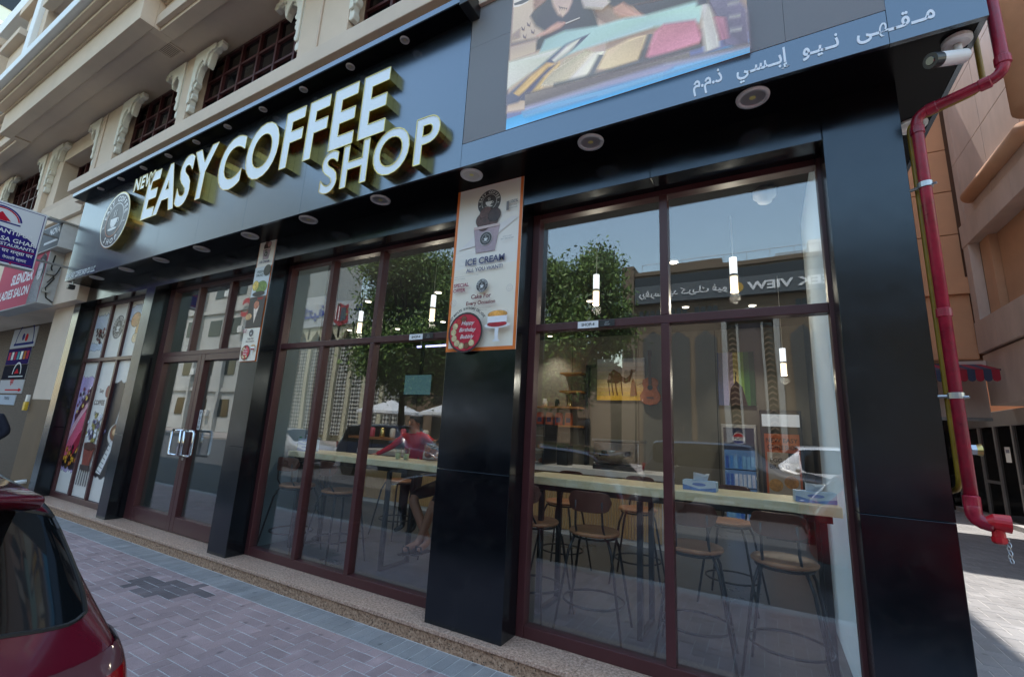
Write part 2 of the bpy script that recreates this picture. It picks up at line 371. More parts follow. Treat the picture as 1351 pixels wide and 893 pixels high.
def paver_mat(name, base, vary=.16, blotch=.25):
    m = bpy.data.materials.new(name); m.use_nodes = True; n = m.node_tree.nodes; L = m.node_tree.links; b = n['Principled BSDF']
    oi = n.new('ShaderNodeObjectInfo'); g = n.new('ShaderNodeNewGeometry')
    ad = n.new('ShaderNodeMath'); L.new(oi.outputs['Random'], ad.inputs[0]); L.new(g.outputs['Random Per Island'], ad.inputs[1])
    fr = n.new('ShaderNodeMath'); fr.operation = 'FRACT'; L.new(ad.outputs[0], fr.inputs[0])
    t = n.new('ShaderNodeTexNoise'); t.inputs['Scale'].default_value = 1.7; t.inputs['Detail'].default_value = 8; t.inputs['Roughness'].default_value = .7; L.new(g.outputs['Position'], t.inputs['Vector'])
    t2 = n.new('ShaderNodeTexNoise'); t2.inputs['Scale'].default_value = 160; t2.inputs['Detail'].default_value = 3; L.new(g.outputs['Position'], t2.inputs['Vector'])
    def mr(src, a, c, f0=.3, f1=.7):
        r = n.new('ShaderNodeMapRange'); r.inputs['From Min'].default_value = f0; r.inputs['From Max'].default_value = f1
        r.inputs['To Min'].default_value = a; r.inputs['To Max'].default_value = c; L.new(src, r.inputs['Value']); return r.outputs[0]
    def mul(a, c):
        q = n.new('ShaderNodeMath'); q.operation = 'MULTIPLY'; L.new(a, q.inputs[0]); L.new(c, q.inputs[1]); return q.outputs[0]
    k = mul(mul(mr(fr.outputs[0], 1-vary, 1+vary, 0, 1), mr(t.outputs[0], 1-blotch, 1+blotch*.7)), mr(t2.outputs[0], .82, 1.15))
    # chewing-gum spots and small stains
    v = n.new('ShaderNodeTexVoronoi'); v.voronoi_dimensions = '2D'; v.inputs['Scale'].default_value = 2.7; v.inputs['Randomness'].default_value = 1; L.new(g.outputs['Position'], v.inputs['Vector'])
    k = mul(k, mr(v.outputs['Distance'], .64, 1, .03, .075))
    v2 = n.new('ShaderNodeTexVoronoi'); v2.voronoi_dimensions = '2D'; v2.inputs['Scale'].default_value = 1.3; dn = n.new('ShaderNodeMix'); dn.data_type = 'VECTOR'; dn.inputs[0].default_value = .12; L.new(g.outputs['Position'], dn.inputs[4]); L.new(t2.outputs['Color'], dn.inputs[5]); L.new(dn.outputs[1], v2.inputs['Vector'])
    k = mul(k, mr(v2.outputs['Distance'], 1.28, 1, .02, .09))
    mx = n.new('ShaderNodeMix'); mx.data_type = 'RGBA'; mx.blend_type = 'MULTIPLY'; mx.inputs[0].default_value = 1; mx.inputs[6].default_value = (*base, 1); L.new(k, mx.inputs[7])
    L.new(mx.outputs[2], b.inputs['Base Color']); b.inputs['Roughness'].default_value = .72
    bp = n.new('ShaderNodeBump'); bp.inputs['Strength'].default_value = .35; bp.inputs['Distance'].default_value = .003; L.new(t2.outputs[0], bp.inputs['Height']); L.new(bp.outputs[0], b.inputs['Normal'])
    return m
m_paver = paver_mat('mauve_paver', srgb(162, 138, 136), .12)
m_paver_d = paver_mat('dark_brown_paver', srgb(106, 94, 94), .12)
m_paver_g = paver_mat('grey_green_paver', srgb(144, 140, 138), .09)
m_paver_a = paver_mat('pale_grey_paver', srgb(132, 130, 130), .10, .18)

# ------------------------------------------------------------------ ground
ground = tag(bx('ground', M('street_dust', (.30, .28, .25), .9, var=.15, vs_=.5), None, -400, 400, -400, 400, -.6, -.2), kind='structure')
road = tag(bx('road', m_asph, None, -120, 60, -14, .95, -.3, -.13), kind='structure')
farpave = tag(bx('far_pavement', M('far_paving', srgb(150, 140, 132), .85, var=.15, vs_=3), None, -120, 60, -21, -14, -.3, 0), kind='structure')
pavement = tag(bx('pavement', m_mortar, None, -60, .9, 1.1, 3.2, -.3, .0025), kind='structure')
alley = tag(bx('alley_paving', m_mortar, None, .9, 30, 1.1, 40, -.3, .0025), kind='structure')
kerb = empty('kerb'); tag(kerb, kind='structure')
kb = MB().box(-.495, .495, 0, .15, -.28, .004).mesh('kerb_stone', m_kerb)
for i in range(24):
    link('kerb_stone', kb, kerb, (-14+i, .95, 0))
# pavers, herringbone, 200 x 100 mm
def paver_mesh(lx, ly, mat, g=.006, h=.006, b=.003):
    x, y = lx/2-g/2, ly/2-g/2; q = MB()
    q.add([(-x, -y, -h), (x, -y, -h), (x, y, -h), (-x, y, -h), (-x, -y, h-b), (x, -y, h-b), (x, y, h-b), (-x, y, h-b),
           (-x+b, -y+b, h), (x-b, -y+b, h), (x-b, y-b, h), (-x+b, y-b, h)],
          [(0, 1, 5, 4), (1, 2, 6, 5), (2, 3, 7, 6), (3, 0, 4, 7), (4, 5, 9, 8), (5, 6, 10, 9), (6, 7, 11, 10), (7, 4, 8, 11), (8, 9, 10, 11)])
    return q.mesh('paver', mat)
PM = {}
for nm, mt in (('m', m_paver), ('d', m_paver_d), ('g', m_paver_g), ('a', m_paver_a)):
    for o, (lx, ly) in (('h', (.2, .1)), ('v', (.1, .2)), ('H', (.25, .125)), ('V', (.125, .25)), ('s', (.1, .1)), ('b', (.1, .238))):
        if o in 'HV' and nm != 'a': continue
        PM[nm+o] = paver_mesh(lx, ly, mt)
spots = []          # (x, y, key, parent)
a = .1
dark = [(-5.45, 2.40), (-5.2, 2.45), (-4.95, 2.40), (-5.3, 2.55), (-5.1, 2.6), (-4.85, 2.55), (-5.05, 2.32), (-4.75, 2.65), (-4.6, 2.7), (-5.35, 2.7), (-5.15, 2.72), (-4.9, 2.7)]
for i in range(-130, 9):
    for j in range(0, 17):
        k = (i+j) % 4
        if k == 0: x, y, o = i*a+.1, 1.1+j*a+.05, 'h'
        elif (k == 2 and j == 16) or (k == 3 and j == 0): x, y, o = i*a+.05, 1.1+j*a+.05, 's'
        elif k == 2: x, y, o = i*a+.05, 1.1+j*a+.1, 'v'
        else: continue
        if x > .9: continue
        d = ((x+4.98)/.52)**2+((y-2.52-.12*(x+4.98))/.17)**2 < 1 and (i*7+j*3) % 5 != 0
        spots.append((x, y, ('d' if d else 'm')+o, pavement))
for i in range(-130, 9): spots.append((i*a+.05, 2.922, 'gb', pavement))
for j in range(0, 17):    # half pavers closing the edges of the herringbone
    pass
b_ = .125
for i in range(0, 38):
    for j in range(0, 140):
        k = (i+j) % 4
        if k == 0: x, y, o = .9+i*b_+b_, 1.1+j*b_+b_/2, 'aH'
        elif k == 2: x, y, o = .9+i*b_+b_/2, 1.1+j*b_+b_, 'aV'
        else: continue
        if y < 18.6 and x < 5.4: spots.append((x, y, o, alley))
def visible(s):
    p = project((s[0], s[1], 0))
    if p is None or not (-5 < p[0] < 1356 and 0 < p[1] < 898): return 0
    if s[0] > .79 and s[3] is pavement: return 0
    if s[3] is alley and p[0] < 1262+(p[1]-681)*.149: return 0
    if p[0] < 150 and p[1] > 640+p[0]*1.2: return 0
    d2 = s[0]**2+s[1]**2+2.6
    return 1.61/d2**1.5
spots.sort(key=visible, reverse=True)
from collections import defaultdict
rest = defaultdict(MB)
for n_, s in enumerate(spots):
    dz = random.uniform(-.0012, .0012)
    if n_ < 300 and visible(s) > 0:
        link('paver', PM[s[2]], s[3], (s[0], s[1], dz), (random.uniform(-.004, .004), random.uniform(-.004, .004), random.uniform(-.006, .006)))
    else:
        me = PM[s[2]]; q = rest[(s[3].name, s[2][0])]
        q.add([(v.co.x+s[0], v.co.y+s[1], v.co.z+dz) for v in me.vertices], [tuple(p.vertices) for p in me.polygons])
for (pn, k), q in rest.items():
    me = bpy.data.meshes.new('pavers'); me.from_pydata(q.v, [], q.f); me.materials.append({'m': m_paver, 'd': m_paver_d, 'g': m_paver_g, 'a': m_paver_a}[k])
    tag(link('pavers', me, bpy.data.objects[pn]), kind='stuff')

# ------------------------------------------------------------------ the shopfront
YF, YC, YS = 3.31, 3.10, 2.75          # frame face, column face, fascia face
ZP, ZH, ZT, ZS, ZL = .13, 3.50, 2.44, 3.774, 5.28
shop = empty('shopfront', (0, 3.1, 0), label='black panelled coffee shop front with maroon window frames and granite step', cat='shopfront')
class Sub:
    """children of the shop are written in world coordinates"""
SHOP_INV = Matrix.Translation((0, -3.1, 0))
def shp(o): o.matrix_parent_inverse = SHOP_INV; return o
COLS = [(-11.07, -10.80), (-8.33, -8.05), (-5.48, -5.13), (-2.40, -1.71), (.41, .79)]
for (x0, x1) in COLS:
    q = MB()      # a column is clad in panels with fine joints
    zs = [ZP+.001, 1.285, ZH+.005 if False else 3.50]
    for za, zb in ((ZP+.001, 1.283), (1.287, ZS-.001)):
        q.box(x0, x1, YC, 3.45, za, zb)
    shp(q.build('column', m_acp, shop, bevel=.002))
# header panels between the columns, at the column face
for k in range(4):
    x0, x1 = COLS[k][1]+.002, COLS[k+1][0]-.002
    n = 2
    for j in range(n):
        w = (x1-x0)/n; shp(bx('header_panel', m_acp, shop, x0+j*w+.0015, x0+(j+1)*w-.0015, YC+.002, 3.45, ZH, ZS-.001, .0015))
shp(bx('header_panel', m_acp, shop, .792, 1.045, 4.6, 4.7, 0, ZS-.001))
# soffit under the sign box
xs = [-10.56+i*1.163 for i in range(11)]
for i in range(10):
    shp(bx('soffit_panel', m_soff, shop, xs[i]+.001, xs[i+1]-.001, YS+.004, 3.44, ZS, ZS+.02))
shp(bx('soffit_panel', m_soff, shop, .80, 1.07, 3.44, 7.0, ZS+.002, ZS+.022))
# fascia panels
for i in range(8):
    x0 = -10.57+i*(10.57-2.14)/8; x1 = x0+(10.57-2.14)/8
    shp(bx('fascia_panel', m_acp_f, shop, x0+.0012, x1-.0012, YS, YS+.03, ZS-.004, ZL, .0012))
shp(bx('fascia_panel', m_acp_f, shop, -2.1388, .70, YS, YS+.03, ZS-.004, 3.985, .0012))
shp(bx('fascia_panel', m_acp_f, shop, .7024, 1.09, YS, YS+.03, ZS-.004, 7.2, .0012))
shp(bx('fascia_return', m_acp_f, shop, 1.062, 1.09, YS+.0302, 7.0, ZS-.004, 7.2, .0012))
shp(bx('fascia_return', m_acp_f, shop, -10.57, -10.545, YS+.0302, 3.2, ZS-.004, ZL, .0012))
shp(bx('fascia_core', m_soff, shop, -10.53, 1.05, YS+.032, 3.43, ZS+.03, ZL-.002))
# lip over the sign
shp(bx('canopy_lip', m_acp_f, shop, -10.60, -2.16, 2.575, 3.2, ZL+.012, ZL+.075, .002)); shp(bx('lip_soffit', m_soff, shop, -10.59, -2.17, 2.58, 3.2, ZL+.003, ZL+.0115))
shp(bx('canopy_end_bracket', m_blackm, shop, -2.155, -2.06, 2.56, 2.76, 5.24, 5.40, .006))
# granite step
for i in range(12):
    x0 = -10.95+i*.98; x1 = min(x0+.98, .80)
    shp(bx('granite_tread', m_granite, shop, x0+.001, x1-.001, 3.035, 3.44, ZP-.03, ZP, .004))
    shp(bx('granite_riser', m_granite2, shop, x0+.001, x1-.001, 3.05, 3.2, -.02, ZP-.031))
shp(bx('foundation', m_kerb, shop, -10.9, .78, 3.201, 3.46, -.2, ZP-.034))

def bar(x0, x1, z0, z1, y0=YF, y1=3.40, parent=shop, name='frame_bar', b=.004):
    o = bx(name, m_maroon, parent, x0, x1, y0, y1, z0, z1, b); return shp(o) if parent is shop else o
def pane(x0, x1, z0, z1, y=3.36, parent=shop, name='pane', mat=None):
    o = MB().box(x0-.008, x1+.008, -.004, .004, z0-.008, z1+.008)
    cx, cz = (x0+x1)/2, (z0+z1)/2
    q = MB().box(x0-cx-.008, x1-cx+.008, -.004, .004, z0-cz-.008, z1-cz+.008).build(name, mat or m_pane, parent)
    q.location = (cx, y, cz); q.rotation_euler = (R_(random.uniform(-.12, .12)), 0, R_(random.uniform(-.15, .15)))
    if parent is shop: shp(q)
    return q
FW = .065
ZFT = 3.53          # frame head (its top runs behind the header)
def window(x0, x1, mulls, low_open=None):
    """a maroon grid of bars and panes between two columns; mulls = x of mullion centres"""
    bar(x0, x0+FW, ZP, ZFT+.05); bar(x1-FW, x1, ZP, ZFT+.05)
    bar(x0+FW+.001, x1-FW-.001, ZFT-.075, ZFT+.05, YF+.002); bar(x0+FW+.001, x1-FW-.001, ZP+.001, ZP+.085, YF+.002)
    bar(x0+FW+.001, x1-FW-.001, ZT, ZT+.062, YF+.003)
    xs = [x0+FW]+[v for m_ in mulls for v in (m_-.03, m_+.03)]+[x1-FW]
    for m_ in mulls:
        bar(m_-.03, m_+.03, ZT+.063, ZFT-.076, YF+.001); bar(m_-.03, m_+.03, ZP+.086, ZT-.001, YF+.001)
    for i in range(0, len(xs), 2):
        pane(xs[i], xs[i+1], ZT+.062, ZFT-.075); pane(xs[i], xs[i+1], ZP+.085, ZT)
window(-1.71, .452, [-.60])
window(-5.13, -2.40, [-4.32, -3.54])
window(-10.80, -8.33, [-10.08, -9.42])
# door bay: three lights over a double door with fixed side frames
x0, x1 = -8.05, -5.48
bar(x0, x0+.16, ZP, ZFT+.05); bar(x1-.16, x1, ZP, ZFT+.05)
bar(x0+.161, x1-.161, ZFT-.075, ZFT+.05, YF+.002); bar(x0+.161, x1-.161, ZT, ZT+.062, YF+.003)
for m_ in (-7.19, -6.38): bar(m_-.03, m_+.03, ZT+.063, ZFT-.076, YF+.001)
for a0, a1 in ((x0+.16, -7.22), (-7.16, -6.41), (-6.35, x1-.16)): pane(a0, a1, ZT+.062, ZFT-.075)
for s, (a0, a1) in enumerate(((-7.885, -6.768), (-6.762, -5.645))):
    d = empty('door', (0, 0, 0)); d.parent = shop; d.matrix_parent_inverse = SHOP_INV
    bx('stile', m_maroon, d, a0, a0+.085, YF-.01, 3.38, ZP+.008, ZT-.003, .004); bx('stile', m_maroon, d, a1-.085, a1, YF-.01, 3.38, ZP+.008, ZT-.003, .004)
    bx('rail', m_maroon, d, a0+.086, a1-.086, YF-.008, 3.38, ZP+.008, ZP+.19, .004); bx('rail', m_maroon, d, a0+.086, a1-.086, YF-.008, 3.38, ZT-.09, ZT-.003, .004)
    pane(a0+.085, a1-.085, ZP+.19, ZT-.09, parent=d)
    cx = a1-.045 if s == 0 else a0+.045; sg = -1 if s == 0 else 1
    pth = [(cx, YF, 1.40), (cx, YF-.06, 1.40), (cx+sg*.20, YF-.06, 1.40), (cx+sg*.225, YF-.06, 1.375), (cx+sg*.225, YF-.06, 1.105), (cx+sg*.20, YF-.06, 1.08), (cx, YF-.06, 1.08), (cx, YF, 1.08)]
    MB().tube(pth, .016, 10).tube([(cx, YF-.06, 1.40), (cx, YF-.06, 1.08)], .016, 10).build('handle', m_chrome, d, smooth=True)
    if s == 1:
        c = Canvas(); c.rect(0, .07, 0, .26, (.75, .75, .74))
        for i, ch in enumerate('PUSH'): c.text(ch, .035, .2-i*.062, .045, (.02, .02, .02), .02)
        c.build('push_sticker', m_print, d, (a0+.105, 3.353, 1.42))
        MB().box(a0-.004, a0+.03, YF-.016, YF-.01, 1.02, 1.06).build('lock', m_steel, d)
# white shop number tags on the transoms
for x in (-3.03, -1.27):
    tg = empty('shop_number_tag', (x, YF-.004, ZT), label='small white and black shop number tag on the %s window transom' % ('right-hand' if x > -2 else 'middle'), cat='number tag', group='shop number tags')
    c = Canvas(); c.rect(0, .17, 0, .055, (.8, .8, .8)); c.text('SHOP-4', .085, .016, .024, (.03, .03, .03), .02); c.rect(.18, .30, .004, .055, (.03, .03, .03)); c.text('DET 1234'[:3], .24, .03, .012, (.4, .4, .4)); c.text('SHOP', .24, .012, .012, (.4, .4, .4))
    o = c.build('plate', m_print, tg, (0, 0, 0))
# ------------------------------------------------------------------ sign letters
def letter_thing(name, text, x0, x1, z0, z1, label, y0=2.655, y1=2.749, bold=.031):
    root = empty(name, (x0, YS, z0), label=label, cat='sign')
    vs, fs = text_geo(text, 1., bold, res=5, spacing=1.10)
    ax0 = min(v[0] for v in vs); ax1 = max(v[0] for v in vs); az0 = min(v[1] for v in vs); az1 = max(v[1] for v in vs)
    # split the word into letters: connected groups of faces
    par = list(range(len(vs)))
    def find(i):
        while par[i] != i: par[i] = par[par[i]]; i = par[i]
        return i
    for f in fs:
        for i in f[1:]: par[find(i)] = find(f[0])
    groups = defaultdict(list)
    for f in fs: groups[find(f[0])].append(f)
    for g, gf in sorted(groups.items(), key=lambda t: min(vs[i][0] for f in t[1] for i in f)):
        ids = sorted({i for f in gf for i in f}); mp = {k: n for n, k in enumerate(ids)}
        P2 = [(x0+(vs[i][0]-ax0)/(ax1-ax0)*(x1-x0), z0+(vs[i][1]-az0)/(az1-az0)*(z1-z0)) for i in ids]
        ff = [tuple(mp[i] for i in f) for f in gf]
        cnt = defaultdict(int); dirs = {}
        for f in ff:
            for i in range(len(f)):
                e = (f[i], f[(i+1) % len(f)]); cnt[tuple(sorted(e))] += 1; dirs[tuple(sorted(e))] = e
        edges = [dirs[e] for e, k in cnt.items() if k == 1]
        n = len(P2)
        sides = [(b, a_, a_+n, b+n) for a_, b in edges]
        pts = [(p[0]-x0, y0-YS, p[1]-z0) for p in P2]+[(p[0]-x0, y1-YS, p[1]-z0) for p in P2]
        lo = MB().add(pts, sides).add(pts, [tuple(i+n for i in f) for f in ff]).build('letter', m_gold, root)
        # white face, set a little inside the gold rim
        cx = sum(p[0] for p in P2)/n; cz = sum(p[1] for p in P2)/n
        fv = [(p[0]-x0, y0-YS+.0035, p[1]-z0) for p in P2]
        fo = MB().add(fv, [tuple(reversed(f)) for f in ff]).build('face', m_led, lo)
        rim = MB()
        for a_, b in edges:      # thin gold rim round the face
            p, q = Vector((pts[a_][0], pts[a_][2])), Vector((pts[b][0], pts[b][2])); t = (q-p)
            if t.length < 1e-5: continue
            nn = Vector((t.y, -t.x)).normalized()*.006
            rim.add([(p.x+nn.x, y0-YS, p.y+nn.y), (q.x+nn.x, y0-YS, q.y+nn.y), (q.x-nn.x*.5, y0-YS, q.y-nn.y*.5), (p.x-nn.x*.5, y0-YS, p.y-nn.y*.5)], [(0, 1, 2, 3)])
        rim.build('rim', m_gold, lo)
    return root
S = 2.645/2.55      # letter front plane measured on y = 2.55
def zz(z): return 1.61+(z-1.61)*S
letter_thing('sign_letters', 'NEW', -8.02*S, -7.42*S, zz(4.79), zz(5.0), 'small raised white and gold word NEW above the larger sign words')
letter_thing('sign_letters', 'EASY', -7.56*S, -5.80*S, zz(4.24), zz(4.98), 'large raised white and gold word EASY on the blue-black fascia')
letter_thing('sign_letters', 'COFFEE', -5.68*S, -2.90*S, zz(4.22), zz(4.92), 'large raised white and gold word COFFEE on the blue-black fascia', bold=.028)
letter_thing('sign_letters', 'SHOP', -3.70*S, -2.24*S, zz(3.76), zz(4.21), 'raised white and gold word SHOP below the word COFFEE', bold=.02)

def logo(c, x, y, r, dark=(.055, .05, .05), light=(.75, .74, .72), rim=None, txt=True):
    c.disc(x, y, r, rim or light, n=40); c.disc(x, y, r*.96, dark, n=40); c.ring(x, y, r*.60, r*.63, light); 
    if txt:
        c.text_arc('EASY COFFEE', x, y, r*.79, r*.20, light, 90, 150, .03); c.text_arc('SHOP', x, y, r*.79, r*.20, light, 270, 62, .03, inner=True)
        c.text_arc('E', x, y, r*.79, r*.13, light, 192, 0); c.text_arc('S', x, y, r*.79, r*.13, light, 348, 0)
    # cup and saucer with steam
    c.poly([(x-.30*r, y+.06*r), (x+.26*r, y+.06*r), (x+.23*r, y-.12*r), (x+.10*r, y-.26*r), (x-.14*r, y-.26*r), (x-.27*r, y-.12*r)], light)
    c.ring(x+.27*r, y-.06*r, .06*r, .10*r, light, -90, 90, 8); c.disc(x-.02*r, y-.33*r, .34*r, light, .055*r)
    for k in (-.1, .03): c.line([(x+k*r, y+.12*r), (x+(k+.06)*r, y+.2*r), (x+(k-.01)*r, y+.28*r), (x+(k+.05)*r, y+.37*r)], .035*r, light)
    return c
lg = empty('logo_sign', (-8.72, YS, 4.52), label='round dark coffee cup logo sign with gold edge on the fascia', cat='sign')
MB().lathe([(.455, -.105), (.47, -.105), (.47, -.001), (.0, -.001)], n=64, axis='y').build('drum', m_gold, lg, smooth=False)
c = Canvas(.0005); logo(c, 0, 0, .455, dark=(.05, .043, .043)); c.ring(0, 0, .27, .285, srgb(180, 110, 70), 150, 330)
c.build('face', m_print, lg, (0, -.1065, 0))
# arabic name and small english name on the fascia
ar = empty('arabic_lettering', (.3, YS, 3.8), label='white arabic shop name along the bottom of the fascia under the screen', cat='lettering')
c = Canvas(); K = '\u0640'
c.text('\uFEE1.\uFEE1.\uFEAB   \uFEF2'+K+'\uFEB4'+K+K+'\uFE91\uFE87   \uFEEE'+K+'\uFEF4'+K+K+'\uFEE7   \uFEF0'+K+'\uFEEC'+K+K+'\uFED8'+K+K+'\uFEE3', 0, 0, .165, (.80, .84, .88), .022, width=1.19)
c.build_letters('letter', m_print, ar, (0, -.002, -.012))
en = empty('english_lettering', (-9.95, YS, 3.8), label='small white company name at the lower left end of the fascia', cat='lettering')
c = Canvas(); c.text('NEW EASY COFFEE SHOP CO. L.L.C', 0, 0, .1, (.72, .76, .80), .02, width=1.15); c.build_letters('letter', m_print, en, (0, -.002, 0))

# ------------------------------------------------------------------ downlights
def downlight(x, y, z, r, label, group, lit=False):
    d = empty('downlight', (x, y, z), label=label, cat='downlight', group=group)
    MB().lathe([(r*.70, .01), (r*.72, -.004), (r*.76, -.014), (r*.97, -.012), (r, -.003), (r, .0)], n=28, cap=False).build('ring', m_offw, d, smooth=True)
    MB().lathe([(r*.74, -.006), (r*.66, -.0045), (r*.3, -.003), (.0, -.0025)], n=24, cap=False).build('reflector', m_lamp_off, d, smooth=True)
    MB().lathe([(r*.2, -.0045), (.0, -.006)], n=12, cap=False).build('lamp', M('lamp_phosphor', (.75, .68, .25), .5), d)
    return d
def ordinal(i): return ['first', 'second', 'third', 'fourth', 'fifth', 'sixth', 'seventh', 'eighth', 'ninth', 'tenth', 'eleventh'][i]
for i in range(10):
    downlight(.04-1.078*i, 2.885, ZS, .098 if i < 10 else .08, 'round recessed downlight under the sign soffit, %s from the right' % ordinal(i), 'soffit downlights')
for i in range(10):
    downlight(-2.87-.754*i, 2.655, ZL+.003, .046, 'tiny round downlight in the lip above the sign, %s from the right' % ordinal(i), 'lip downlights')
downlight(.97, 3.62, ZS+.002, .09, 'round downlight under the side soffit behind the red pipe', None)

